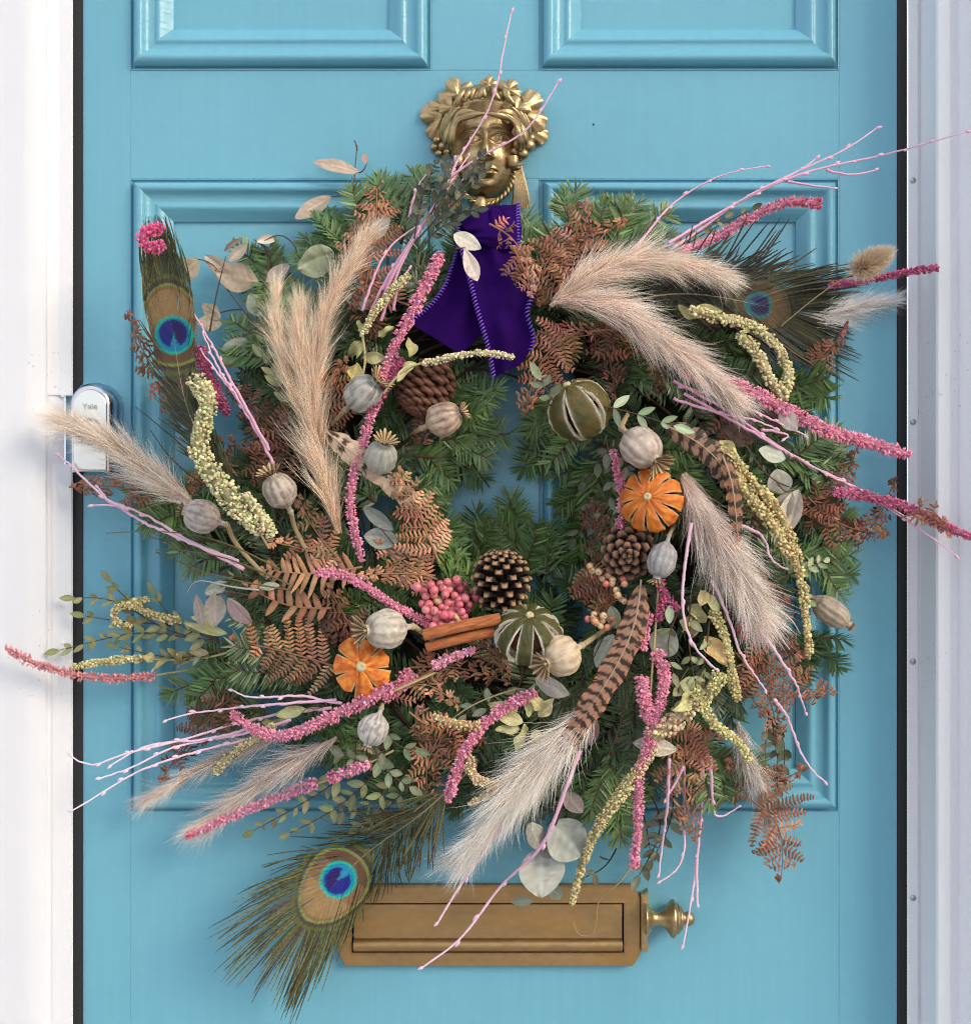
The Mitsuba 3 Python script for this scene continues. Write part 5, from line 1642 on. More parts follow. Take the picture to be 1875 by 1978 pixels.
sprig('eucalyptus_branch', 'grey green leaves on a bare stem behind the lower barred feather', EB, [[(1060, 1420), (1120, 1320), (1180, 1200)], [(1200, 1400), (1190, 1420), (1250, 1440)], [(1210, 1250), (1200, 1390), (1165, 1480)]],
      [(1185, 1225, 1152, 1290, 38, (.36, .39, .33), {}), (1222, 1435, 1308, 1452, 38, (.46, .40, .34), {}), (1150, 1385, 1140, 1442, 26, (.30, .19, .17), {}), (1300, 1215, 1265, 1270, 56, (.38, .41, .36), {}), (1180, 1170, 1190, 1215, 26, SAGE, {})], 9, off=.02, group='eucalyptus branches')
sprig('eucalyptus_branch', 'hanging eucalyptus branch with spotted round leaves over the letter plate', EB, [[(1090, 1540), (1070, 1600), (1045, 1640)], [(1110, 1540), (1100, 1580)], [(1045, 1640), (1030, 1720)]],
      [(1045, 1636, 1043, 1736, 88, (.43, .44, .39), dict(curl=.15, p=.85, q=.72)), (1062, 1590, 1130, 1660, 82, (.36, .37, .33), dict(p=.95, q=.7)), (1040, 1620, 1085, 1650, 50, (.27, .24, .21), {}), (1090, 1530, 1125, 1570, 36, (.30, .25, .22), {}),
       (985, 1742, 1032, 1738, 20, (.20, .22, .16), {}), (1062, 1712, 1085, 1735, 28, (.30, .33, .24), {}), (1020, 1590, 1050, 1640, 44, (.32, .30, .27), {})], 10, off=.014, stemr=.001, group='eucalyptus branches')
sprig('eucalyptus_branch', 'curled tan leaves hanging on the long yellow tassel at the right', EB, [[(1440, 860), (1500, 930), (1540, 945)], [(1500, 930), (1520, 950), (1535, 945)]],
      [(1542, 945, 1520, 1035, 40, (.50, .43, .35), dict(fold=.7)), (1530, 950, 1500, 1015, 36, (.36, .31, .26), dict(fold=.4)), (1500, 905, 1512, 960, 44, (.50, .46, .38), {}), (1465, 868, 1518, 888, 36, (.38, .41, .32), {}), (1505, 790, 1540, 832, 32, (.50, .40, .36), {})], 11, off=.034, group='eucalyptus branches')
sprig('eucalyptus_branch', 'dark brown leaves under the thick pink tassel', EB, [[(1340, 800), (1420, 800)]], [(1400, 790, 1470, 815, 40, (.09, .055, .040), dict(fold=.5)), (1470, 790, 1530, 830, 36, (.13, .075, .05), dict(fold=.5)), (1390, 830, 1460, 850, 44, (.08, .045, .035), {})], 12, off=.012, group='eucalyptus branches')

OL, DK, SG = (.215, .225, .105), (.048, .056, .033), (.27, .33, .20)
small_sprig('small leaved olive eucalyptus twigs reaching out left over the white frame', [[(440, 1240), (300, 1205), (215, 1160), (145, 1155)], [(380, 1235), (250, 1225), (180, 1240), (115, 1256)], [(330, 1210), (260, 1170), (215, 1125)], [(420, 1235), (320, 1180), (300, 1150)], [(440, 1250), (330, 1270), (230, 1250)], [(300, 1205), (230, 1200), (165, 1190)]], 31, col=OL, off=.0, L=38, W=16, step=30, ang=.55)
small_sprig('dark small leaved eucalyptus twigs crossing the mouth of the knocker head', [[(800, 470), (860, 400), (930, 300)], [(830, 440), (890, 380), (925, 345)], [(800, 460), (815, 380), (840, 318)], [(830, 420), (850, 370), (862, 310)], [(850, 430), (890, 410), (920, 405)], [(860, 400), (900, 350), (935, 325)], [(820, 470), (850, 440), (880, 425)]], 32, col=DK, off=.036, L=28, W=15, step=17, stemcol=(.05, .03, .025), ang=.7)
small_sprig('pale sage twig lying across the upper right dried lime', [[(1030, 785), (1130, 780), (1230, 800), (1300, 822)], [(1075, 785), (1060, 760), (1045, 735)]], 33, col=SG, off=.058, L=50, W=19, step=46, ang=.75)
small_sprig('small leaved eucalyptus twigs hanging at the lower left above the peacock eye', [[(720, 1460), (620, 1530), (490, 1605)], [(740, 1480), (650, 1560), (560, 1610)], [(700, 1450), (640, 1455), (560, 1470)], [(780, 1480), (720, 1550), (650, 1570)], [(740, 1440), (690, 1480), (640, 1500)], [(800, 1500), (750, 1560), (690, 1600)]], 34, col=OL, off=.010, L=36, W=17, step=32)
small_sprig('dark leaved twig hanging at the lower right over the panel moulding', [[(1480, 1370), (1500, 1440), (1500, 1545)], [(1485, 1380), (1478, 1440), (1480, 1490)], [(1490, 1390), (1515, 1450), (1512, 1500)]], 35, col=(.10, .115, .065), off=.004, L=36, W=20, step=30, ang=.6)
small_sprig('drooping dark twigs under the yellow tassels at the bottom', [[(1260, 1540), (1270, 1620), (1235, 1690)], [(1300, 1500), (1290, 1600), (1260, 1660)], [(1190, 1640), (1160, 1680), (1130, 1695)], [(1240, 1560), (1250, 1610), (1255, 1640)]], 36, col=(.12, .13, .085), off=.0, L=46, W=20, step=38, stemcol=(.035, .025, .022))
small_sprig('shaded grey leaves down the inner right of the wreath', [[(1170, 850), (1180, 950), (1150, 1010)], [(1200, 850), (1150, 900), (1130, 930)], [(1160, 950), (1130, 1000), (1110, 1040)], [(1190, 870), (1215, 910)]], 37, col=(.13, .15, .11), off=.006, L=36, W=18, step=36)
small_sprig('olive leaved twigs among the hanging yellow tassels at the lower right', [[(1335, 1150), (1330, 1230), (1345, 1330)], [(1370, 1200), (1360, 1290), (1355, 1350)], [(1310, 1180), (1290, 1250), (1300, 1300)], [(1330, 1290), (1310, 1330), (1320, 1370)]], 38, col=(.25, .27, .14), off=.034, L=34, W=15, step=34)
small_sprig('olive leaved twig climbing along the left of the tall pampas', [[(580, 830), (540, 740), (510, 650), (520, 590)], [(560, 770), (525, 720), (505, 690)], [(545, 720), (535, 640), (512, 600)]], 39, col=(.25, .25, .125), off=.022, L=38, W=15, step=32, ang=.45)
small_sprig('olive leaved twigs behind the upper right pink tassel', [[(1270, 500), (1340, 455), (1400, 420)], [(1300, 490), (1380, 440), (1450, 405)]], 40, col=(.16, .17, .08), off=.004, L=34, W=15, step=40)
small_sprig('pale green leaf tips right of the right pampas', [[(1400, 1050), (1440, 1090), (1455, 1110)], [(1500, 1120), (1550, 1100), (1590, 1085)], [(1530, 1140), (1560, 1160)]], 41, col=(.26, .30, .16), off=.028, L=28, W=13, step=24)
small_sprig('green leaf sprig under the lower grey poppy head', [[(740, 1390), (770, 1440), (800, 1450)], [(720, 1440), (740, 1480), (790, 1520)], [(760, 1430), (700, 1470), (665, 1460)]], 42, col=(.19, .23, .13), off=.022, L=38, W=19, step=34)
small_sprig('grey green leaves between the cinnamon and the dried lime', [[(1010, 1290), (1000, 1330), (940, 1370)], [(980, 1330), (1010, 1350)], [(960, 1300), (930, 1340), (900, 1380)]], 43, col=(.22, .26, .17), off=.016, L=38, W=17, step=36)
small_sprig('thin olive twig left of the left poppy head stem', [[(520, 1110), (420, 1080), (300, 1040)], [(520, 1120), (430, 1110), (310, 1070)]], 44, col=(.16, .13, .07), off=.0, L=20, W=5, step=60, ang=.4)
sprig('wild_leaf', 'single pale leaf near the lower pink tassel at the right', 'leaf', [[(1300, 1150), (1293, 1170)]], [(1293, 1168, 1292, 1205, 17, (.33, .38, .25), {})], 45, off=.04)

# ---------------------------------------------------------------- pampas grass
PE0, PE1 = (.68, .46, .30), (.90, .76, .60)
GR0, GR1 = (.55, .42, .34), (.82, .74, .67)
PG = 'pampas plume'
plume('pampas_plume', 'tall peach pampas plume standing at the left of the wreath', PG, [(655, 1030), (622, 900), (590, 740), (578, 600)], 51, R=37, c0=PE0, c1=PE1, n=3600, hl=110, droop=.02, taper=.25, off=.032)
plume('pampas_plume', 'pale peach pampas tip curving up right towards the bracken', PG, [(610, 800), (612, 680), (650, 560), (712, 450)], 52, R=27, c0=PE0, c1=(.86, .72, .58), n=2600, hl=85, droop=.05, taper=.3, off=.034)
plume('pampas_plume', 'thin peach pampas wisps left of the tall plume', PG, [(590, 820), (548, 700), (535, 560)], 53, R=19, c0=PE0, c1=PE1, n=1300, hl=90, droop=.02, taper=.2, off=.032, clumps=50)
plume('pampas_plume', 'pale pampas plume lying over the cylinder lock', PG, [(375, 975), (280, 905), (205, 850), (125, 815)], 54, R=42, c0=(.58, .44, .34), c1=(.86, .78, .68), n=3200, hl=105, droop=.03, taper=.5, off=.030)
plume('pampas_plume', 'peach pampas plume curving right at the upper right', PG, [(1062, 590), (1140, 535), (1215, 505), (1310, 505), (1390, 530)], 55, R=38, c0=(.66, .46, .34), c1=(.89, .78, .68), n=4200, hl=95, droop=.30, taper=.45, off=.040)
plume('pampas_plume', 'peach pampas plume drooping down right over the thick pink tassel', PG, [(1068, 585), (1170, 590), (1255, 640), (1340, 705), (1420, 770)], 56, R=40, c0=(.66, .46, .35), c1=(.89, .79, .71), n=4600, hl=100, droop=.35, taper=.42, off=.042)
plume('pampas_plume', 'lilac grey pampas plume hanging right of the round dried orange', PG, [(1318, 915), (1365, 1000), (1415, 1095), (1462, 1180)], 57, R=48, c0=(.58, .44, .36), c1=(.90, .80, .73), n=4600, hl=110, droop=.10, taper=.8, off=.038)
plume('pampas_plume', 'white pampas plume at the bottom pointing down left at the letter plate', PG, [(1150, 1360), (1070, 1440), (975, 1560), (885, 1665)], 58, R=56, c0=(.72, .60, .50), c1=(.90, .86, .80), n=5600, hl=110, droop=.06, taper=.5, off=.036)
plume('pampas_plume', 'grey pampas plume at the lower left above the straight pink tassel', PG, [(650, 1425), (560, 1475), (475, 1535), (385, 1600)], 59, R=30, c0=GR0, c1=GR1, n=2600, hl=95, droop=.06, taper=.45, off=.016)
plume('pampas_plume', 'thin grey pampas plume under the lower left pale twigs', PG, [(560, 1415), (450, 1455), (360, 1500), (285, 1545)], 60, R=22, c0=GR0, c1=GR1, n=1700, hl=85, droop=.05, taper=.4, off=.010)
plume('pampas_plume', 'whitish pampas wisp hanging over the lower right panel moulding', PG, [(1425, 1395), (1440, 1460), (1468, 1530), (1484, 1590)], 61, R=27, c0=(.50, .42, .37), c1=(.78, .71, .66), n=1500, hl=90, droop=.10, taper=.3, off=.012)
plume('pampas_plume', 'white pampas fluff behind the tip of the right peacock feather', PG, [(1520, 625), (1590, 610), (1660, 592), (1720, 580)], 62, R=34, c0=(.74, .66, .60), c1=(.90, .88, .86), n=1900, hl=85, droop=.08, taper=.3, off=-.016, spread=.5)
tuft('bunny_tail', 'small beige fluffy grass head by itself at the right over the door gap', 'grass head', 1680, 508, .85, -.5, 66, 27, 63, .095, (.42, .29, .17), (.70, .56, .40))

# ---------------------------------------------------------------- amaranth
PK, PK2, SAL = (.72, .260, .365), (.44, .095, .190), (.62, .26, .28)
PKT = (.76, .32, .44)
tassel('long pink amaranth tassel falling left of the ribbon', [([(852, 488), (818, 560), (772, 650), (735, 740), (712, 820)], 12, 9), ([(712, 820), (688, 900), (676, 960), (688, 1040), (700, 1085)][::-1], 8, 10)], 71, PK, spiky=.5, lump=.35)
tassel('short dark pink amaranth tassel beside the long one over the poppy head', [([(718, 790), (745, 745), (780, 692)], 13, 8)], 72, PK2, spiky=.2, lump=.15)
tassel('pink amaranth tassel pointing right at the top right below the twigs', [([(1318, 482), (1390, 455), (1450, 420), (1530, 390), (1588, 394)], 8, 12)], 73, PK, spiky=.5, tipcol=(.60, .10, .20))
tassel('dark pink amaranth tassel tip beyond the beige fluffy grass head', [([(1600, 552), (1680, 540), (1750, 526, .070), (1815, 516, .080)], 8, 8)], 74, PK2, spiky=.3)
tassel('thickest pink amaranth tassel, slanting down right across the right side', [([(1312, 712), (1400, 738), (1500, 782), (1580, 825), (1680, 855), (1758, 880)], 15, 14)], 75, PK, spiky=.5, lump=.22, grain=5)
tassel('dusty pink amaranth tassel running off the right edge', [([(1610, 950), (1690, 962, .066), (1760, 985, .076), (1830, 1020, .088), (1890, 1042, .096)], 13, 10)], 76, (.50, .13, .23), spiky=.5)
tassel('pink amaranth tassel pointing left above the pink berries', [([(838, 1210), (780, 1180), (725, 1145), (670, 1113), (608, 1106)], 8, 11)], 77, PK, spiky=.5, lump=.3)
tassel('salmon amaranth tassel reaching furthest left over the white frame', [([(300, 1306), (200, 1310, .036), (130, 1300, .044), (70, 1282, .050), (10, 1252, .054)], 9, 8)], 78, SAL, spiky=.5, lump=.6, off=.0, stem=[[(470, 1275), (380, 1292), (290, 1306)]], dens=.8)
tassel('bent pink amaranth tassel below the flower shaped orange', [([(760, 1325), (690, 1360), (620, 1395), (550, 1422), (495, 1412), (447, 1378)], 15, 9)], 79, PK, spiky=.5, lump=.5, stem=[[(840, 1300), (700, 1360), (600, 1395)]])
tassel('straight pink amaranth tassel lowest at the left', [([(612, 1512), (540, 1540), (450, 1577), (360, 1616)], 12, 8), ([(715, 1475), (680, 1488), (635, 1505)], 11, 10)], 80, PKT, spiky=.5, lump=.3, off=.022, stem=[[(760, 1450), (690, 1485), (610, 1515)]], tipcol=(.62, .12, .24))
tassel('pink amaranth tassel curving down at the bottom middle', [([(1036, 1338), (970, 1370), (918, 1418), (885, 1482), (866, 1548)], 11, 10)], 81, PK, spiky=.5)
tassel('small light pink amaranth sprig under the cinnamon sticks', [([(918, 1256), (875, 1268), (836, 1290)], 8, 11)], 82, PKT, spiky=.6, lump=.4)
tassel('long pink amaranth tassel hanging straight down at the lower right', [([(1265, 1420), (1240, 1470), (1232, 1560), (1224, 1680)], 12, 9), ([(1252, 1180), (1245, 1215), (1240, 1258)], 10, 8), ([(1262, 1258), (1279, 1285), (1278, 1340), (1264, 1395), (1250, 1440)], 11, 14), ([(1238, 1305), (1246, 1350), (1254, 1395)], 13, 12)], 83, PK, spiky=.5, lump=.4, stem=[[(1275, 1100), (1262, 1260), (1250, 1420)]])
tassel('slim pink amaranth spike left of the round dried orange', [([(1183, 868), (1200, 940), (1204, 980), (1194, 1022)], 7, 10)], 84, PK, spiky=.6, lump=.4)
tassel('forked dark pink amaranth below the slate blue poppy head', [([(1272, 1118), (1285, 1150), (1308, 1180)], 9, 8), ([(1285, 1150), (1278, 1175), (1272, 1200)], 10, 8)], 85, PK2, spiky=.4)
tassel('bright pink amaranth knot on the tip of the left peacock feather', [([(318, 470), (290, 478), (275, 456), (298, 440)], 10, 14), ([(300, 450), (312, 432)], 12, 9)], 86, (.70, .13, .28), spiky=.6, lump=.5, off=.075)
tassel('dark pink amaranth behind the left pink twigs', [([(385, 670), (400, 720), (425, 770), (440, 800)], 16, 12)], 87, PK2, spiky=.5, lump=.5, off=.012)
tassel('pink amaranth knot right of the flower shaped orange', [([(800, 1300), (775, 1325), (740, 1350)], 16, 12)], 88, PK, spiky=.6, lump=.5, off=.022)

YE, YE2, BE = (.56, .51, .28), (.58, .50, .27), (.57, .43, .26)
DL = (.44, .40, .19)
tassel('thick lumpy yellow green tassel hanging at the left beside the peacock feather', [([(378, 742), (400, 775), (384, 840), (398, 900), (440, 955), (478, 1005), (505, 1030)][::-1], 18, 27), ([(468, 955), (500, 995), (528, 1035)], 15, 16)], 91, YE, lump=.42, grain=5.6, core=(.3, .27, .12), off=.078)
tassel('small yellow tassel with curled leaves left of the ribbon', [([(700, 650), (725, 600), (755, 565), (790, 530)], 6, 11)], 92, YE2, lump=.35, leaves=[(700, 660, 672, 690, 26, DL), (700, 690, 745, 690, 22, DL), (690, 700, 675, 738, 28, DL), (730, 650, 760, 640, 18, DL), (705, 640, 690, 620, 16, DL)], stem=[[(690, 760), (705, 690), (700, 650)]])
tassel('horizontal cream tassel across the lower edge of the ribbon', [([(815, 702), (870, 690), (930, 681), (992, 690)], 6, 8)], 93, (.66, .56, .34), lump=.3, off=.05, leaves=[(800, 700, 770, 735, 18, DL), (810, 705, 765, 700, 16, DL), (790, 690, 800, 650, 22, (.30, .28, .12))], stem=[[(740, 760), (790, 710), (830, 698)]])
tassel('yellow tassel looping down at the upper right under the peacock feather', [([(1330, 598), (1400, 615), (1470, 640), (1512, 690), (1522, 735), (1506, 768)], 11, 13), ([(1425, 645), (1470, 695), (1490, 735), (1515, 775)], 13, 14)], 94, YE2, lump=.45, grain=5.5, leaves=[(1340, 595, 1390, 600, 20, DL), (1310, 590, 1350, 610, 22, DL), (1400, 610, 1440, 640, 22, DL)])
tassel('longest yellow tassel arching down the right side of the wreath', [([(1390, 855), (1450, 925), (1508, 1000), (1538, 1085), (1555, 1170), (1562, 1275)], 12, 9), ([(1410, 900), (1440, 950), (1490, 1010), (1530, 1080)], 13, 14)], 95, (.58, .46, .22), lump=.4, grain=5.5, leaves=[(1390, 850, 1420, 890, 26, DL), (1410, 890, 1440, 910, 22, DL)])
tassel('looped yellow tassel among the small leaved twigs at the left edge', [([(350, 1200), (290, 1185), (225, 1175), (218, 1190), (255, 1210)], 9, 8), ([(250, 1165), (290, 1156)], 7, 6)], 96, (.58, .48, .24), lump=.3, off=.006, leaves=[(440, 1225, 380, 1215, 18, DL), (420, 1210, 370, 1190, 16, DL)])
tassel('thin yellow tassel with crinkled leaves pointing left over the door gap', [([(275, 1272), (220, 1276), (135, 1290)], 10, 7)], 97, (.60, .53, .27), lump=.25, off=.004, leaves=[(300, 1275, 270, 1262, 20, (.52, .46, .20)), (330, 1270, 300, 1300, 22, (.52, .46, .20)), (380, 1270, 330, 1268, 18, (.52, .46, .20)), (350, 1280, 320, 1255, 18, DL), (390, 1265, 350, 1292, 16, DL)], stem=[[(450, 1258), (350, 1275), (270, 1272)]])
tassel('yellow tassel pointing down left under the bent pink tassel', [([(530, 1400), (485, 1432), (450, 1455), (415, 1495)], 7, 10)], 98, YE2, lump=.3, leaves=[(590, 1370, 540, 1380, 22, DL), (560, 1390, 510, 1395, 20, DL), (620, 1370, 590, 1350, 14, DL)], off=.02)
tassel('beige looped tassel at the bottom left of the white pampas', [([(905, 1458), (915, 1500), (955, 1515), (1000, 1485), (1015, 1470)], 11, 15), ([(1000, 1490), (950, 1530), (905, 1555)], 12, 6)], 99, BE, lump=.35)
tassel('short beige tassel at the lower middle left of the curved pink one', [([(835, 1385), (880, 1398), (928, 1403)], 9, 11)], 100, (.56, .40, .21), lump=.3)
tassel('pale yellow tassel hanging over the letter plate', [([(1265, 1440), (1215, 1510), (1160, 1590), (1122, 1680), (1104, 1748)], 14, 8)], 101, (.56, .47, .24), lump=.3)
tassel('fat lumpy beige tassel right of the hanging pink one', [([(1350, 1345), (1310, 1385), (1255, 1425)], 14, 26)], 102, BE, lump=.4, grain=7, leaves=[(1340, 1340, 1300, 1370, 30, DL), (1360, 1290, 1335, 1345, 24, DL)])
tassel('forked yellow tassel bending right towards the lower right panel', [([(1345, 1330), (1372, 1390), (1420, 1430), (1448, 1470)], 13, 9), ([(1395, 1300), (1375, 1330), (1360, 1360)], 16, 13)], 103, (.60, .53, .25), lump=.35, leaves=[(1330, 1170, 1360, 1200, 28, DL), (1350, 1190, 1330, 1235, 26, DL), (1360, 1230, 1390, 1280, 34, (.50, .37, .16)), (1340, 1310, 1300, 1340, 26, DL), (1345, 1320, 1350, 1370, 22, DL), (1335, 1190, 1325, 1220, 26, (.50, .43, .18))])
tassel('slim yellow tassel hanging beside the lower end of the right pampas', [([(1372, 1175), (1398, 1225), (1412, 1290), (1425, 1355)], 12, 9)], 104, (.56, .47, .22), lump=.35, leaves=[(1360, 1140, 1345, 1175, 24, DL), (1365, 1150, 1385, 1185, 20, DL)])
key = thing('dried_leaf_cluster', 'crinkled pale yellow leaves between the curved pink tassel and the white pampas', 'dried leaves')
rng = np.random.default_rng(9)
for (x0, y0, x1, y1, w) in ((1010, 1395, 960, 1380, 26), (1020, 1385, 1050, 1340, 30), (1015, 1400, 985, 1440, 28), (1040, 1385, 1080, 1355, 26), (1005, 1410, 960, 1410, 20), (1040, 1410, 1020, 1445, 24), (1000, 1375, 945, 1360, 24), (1050, 1370, 1010, 1350, 26)):
    g = G()
    a, e = P(x0, y0, surf(x0, y0) + .026), P(x1, y1, surf(x1, y1) + .03 + rng.normal(0, .006))
    leaf_mesh(g, a, e - a, FRONT + rng.normal(0, .5, 3), np.linalg.norm(e - a) * 1.1, w * S, vary(rng, (.52, .47, .25), .1), rng, p=.8, q=.8, curl=rng.normal(.2, .8), fold=.4, wave=.14)
    part(key, 'leaf', g, 'm_leaf', True)

# ---------------------------------------------------------------- painted twigs
twig('pink birch twig rising past the knocker head, the tallest in the picture', [[(720, 620), (770, 510), (840, 395), (890, 300), (945, 205), (970, 110), (988, 22)], [(868, 342), (950, 290), (1010, 255), (1050, 205), (1078, 158)]], 111, off=.030, r=2.9, col=(.56, .28, .40))
twig('bundle of pale pink twigs at the top left under the knocker', [[(700, 640), (770, 500), (830, 420), (870, 350), (880, 305)], [(735, 620), (790, 480), (845, 400), (900, 340)], [(790, 420), (805, 365), (822, 338)], [(740, 560), (790, 470), (850, 380), (905, 300)], [(760, 600), (775, 540), (790, 520)], [(700, 600), (720, 540), (760, 470), (800, 440)]], 112, off=.024, r=2.9)
twig('long pink twigs slanting up right past the door edge', [[(1250, 495), (1400, 405), (1530, 335), (1640, 283), (1694, 246)], [(1290, 470), (1400, 405), (1540, 338), (1700, 300), (1790, 276, .075), (1866, 254, .090)], [(1595, 328), (1650, 336), (1690, 328)], [(1520, 350), (1570, 358), (1610, 363)], [(1300, 478), (1370, 430), (1450, 375), (1560, 318), (1577, 305)]], 113, off=.022, r=3.0, col=(.66, .34, .48))
twig('lone thin pink twig left of the upper right pink bundle', [[(1190, 520), (1250, 450), (1310, 385), (1390, 340), (1482, 320)]], 114, off=.016, r=2.6, col=(.60, .28, .40))
twig('pink twigs slanting down right across the right side onto the white frame', [[(1300, 735), (1400, 790), (1485, 850), (1590, 912), (1700, 970), (1765, 1015, .078), (1845, 1073, .090)], [(1320, 760), (1420, 815), (1530, 880), (1640, 935), (1755, 1002)], [(1470, 830), (1520, 845), (1515, 848)], [(1310, 745), (1400, 770), (1490, 810), (1553, 840)], [(1300, 770), (1400, 800), (1480, 820), (1495, 828)]], 115, off=.034, r=3.0, col=(.56, .26, .39))
twig('pair of pink twigs leaning left beside the left peacock feather', [[(520, 870), (460, 760), (400, 650), (345, 545), (322, 470)], [(505, 850), (440, 740), (410, 690), (393, 645)], [(530, 900), (470, 790), (420, 720), (388, 676)]], 116, off=.040, r=3.0)
twig('pale pink twigs pointing up left under the lock', [[(470, 1100), (350, 1040), (270, 1005), (190, 950), (150, 912), (115, 880)], [(460, 1085), (340, 1030), (235, 978), (180, 976)], [(250, 985), (205, 960), (190, 942)]], 117, off=.020, r=3.8, col=(.74, .48, .62))
twig('fan of white pink twigs reaching out at the lower left', [[(660, 1360), (560, 1345), (500, 1348), (475, 1345), (450, 1333)], [(650, 1352), (520, 1362), (400, 1374), (350, 1383), (320, 1393)], [(640, 1368), (450, 1400), (330, 1435), (210, 1468), (175, 1478), (140, 1462)], [(560, 1392), (430, 1425), (320, 1450), (265, 1478), (195, 1503)], [(620, 1395), (470, 1430), (370, 1455), (240, 1505), (200, 1530), (140, 1566)], [(500, 1400), (380, 1430), (290, 1440), (215, 1478)]], 118, off=.026, r=3.0, col=(.74, .42, .57), pale=(.88, .68, .77), bud=7.5)
twig('two pink twigs hanging at the bottom across the letter plate', [[(1120, 1450), (1085, 1545), (1045, 1635), (965, 1715), (890, 1812), (817, 1868)], [(960, 1600), (930, 1650), (880, 1725), (845, 1783)]], 119, off=.040, r=4.0, col=(.72, .40, .55), pale=(.80, .54, .67), bud=9, step=90)
twig('straight pink twigs hanging lowest at the right of the letter plate', [[(1292, 1465), (1288, 1560), (1278, 1640), (1273, 1688)], [(1320, 1480), (1322, 1610), (1310, 1675), (1275, 1703)], [(1358, 1465), (1352, 1600), (1338, 1720), (1320, 1825)], [(1345, 1660), (1346, 1710), (1347, 1746)], [(1372, 1460), (1375, 1530), (1392, 1578), (1425, 1560)], [(1320, 1480), (1300, 1520), (1285, 1545)]], 120, off=.014, r=3.4, col=(.72, .40, .55), pale=(.82, .58, .70), step=90)
twig('lilac pink twig hanging from under the round dried orange', [[(1335, 1010), (1322, 1100), (1322, 1200), (1345, 1255), (1382, 1292)]], 121, off=.046, r=3.4, col=(.72, .48, .58), step=80)
twig('pink twigs hanging out of the end of the right pampas', [[(1375, 1120), (1405, 1190), (1430, 1260), (1478, 1332)], [(1455, 1195), (1490, 1250), (1530, 1310), (1556, 1376)], [(1495, 1352), (1530, 1410), (1552, 1465), (1592, 1510)]], 122, off=.036, r=3.3, col=(.72, .46, .57), step=80)
twig('short pink twig between the right pampas and the long yellow tassel', [[(1430, 1015), (1478, 1045), (1490, 1080), (1517, 1098)]], 123, off=.030, r=3.4, col=(.66, .44, .56))

# ---------------------------------------------------------------- poppy heads
poppy('grey poppy head at the left of the upper pine cone, under the pink tassel', 700, 762, 37, (30, -24), 1, tow=.5, col=(.40, .37, .33), dark=(.13, .11, .11), stem=[(640, 820)], off=.034)
poppy('brown mottled poppy head at the left of the hollow', 855, 810, 34, (28, -11), 2, tow=.35, col=(.48, .35, .25), dark=(.20, .11, .09), length=1.15, stem=[(800, 835)], cr=.5)
poppy('blue grey poppy head beside the spotted feather', 735, 885, 32, (9, -26), 3, tow=.75, col=(.36, .36, .30), dark=(.22, .22, .20), stem=[(750, 950)])
poppy('striped poppy head with its crown up, second from the left edge', 541, 950, 33, (-14, -30), 4, tow=.4, col=(.44, .37, .30), dark=(.20, .15, .13), stem=[(570, 1020), (590, 1060)])
poppy('leftmost pale poppy head on its long bare stem', 392, 998, 34, (-32, -11), 5, tow=.15, col=(.48, .41, .36), dark=(.24, .18, .17), stem=[(450, 1040), (505, 1105)], cr=.45)
poppy('white grey poppy head between the flower shaped orange and the cinnamon', 748, 1215, 39, (-38, 2), 6, tow=.55, col=(.54, .47, .38), dark=(.26, .22, .19), stem=[(840, 1240)], off=.05)
poppy('small grey poppy head turned down below the flower shaped orange', 722, 1408, 30, (-10, 27), 7, tow=.15, col=(.50, .47, .43), dark=(.20, .17, .15), stem=[(738, 1360)], cr=.5)
poppy('beige poppy head directly above the round dried orange', 1236, 862, 40, (27, 30), 8, tow=.55, col=(.52, .42, .34), dark=(.27, .19, .17), stem=[(1212, 800)], off=.05)
poppy('slate blue grey poppy head pointing down under the round dried orange', 1279, 1080, 28, (-10, 32), 9, tow=.2, col=(.33, .31, .31), dark=(.21, .19, .20), length=1.4, stem=[(1302, 1015)], cr=.6, off=.05)
poppy('pale tan round poppy head right of the lower dried lime', 1086, 1266, 40, (-38, 16), 10, tow=.55, col=(.58, .45, .30), dark=(.36, .24, .18), stem=[(1170, 1215), (1190, 1200)], off=.058, length=1.0)
poppy('long brown grey poppy head alone at the right edge', 1602, 1180, 27, (32, 24), 11, tow=.15, col=(.36, .29, .21), dark=(.22, .16, .12), length=1.75, stem=[(1560, 1140), (1540, 1120)], cr=.42, off=.028)

# ---------------------------------------------------------------- dried fruit
OR1, OR2 = (.74, .225, .022), (.52, .105, .012)
citrus('dried_orange', 'round dried orange with narrow dark slits at the right', 'dried orange', 1258, 967, 57, 21, (-.30, -1, .17), .125, 10, OR1, OR2, (.66, .42, .20), (.020, .011, .008), .070, squash=.80, open_=.03, t0=.34, lip=.12, phase=.2)
citrus('dried_orange', 'flower shaped dried orange with spread petals at the lower left', 'dried orange', 698, 1288, 63, 22, (.06, -1, .10), .122, 7, (.80, .28, .035), (.54, .105, .012), (.72, .50, .24), (.05, .03, .02), .075, petal=True, tmax=1.66, t0=.62, lip=.1, phase=.35)
LM1, LM2 = (.052, .056, .011), (.085, .070, .013)
citrus('dried_lime', 'dried lime with one wide slit under the sage twig at the upper right', 'dried lime', 1118, 792, 57, 23, (-.42, -.38, .80), .120, 6, LM1, (.125, .080, .014), (.66, .58, .46), (.10, .045, .035), .10, squash=1.0, open_=.07, t0=.35, lip=.11, phase=.95)
citrus('dried_lime', 'dark green dried lime with white slits at the lower middle', 'dried lime', 1020, 1226, 59, 24, (.04, -.62, .78), .125, 8, LM1, LM2, (.72, .68, .56), (.12, .05, .03), .16, squash=.86, open_=.11, t0=.38, lip=.12, phase=.2)
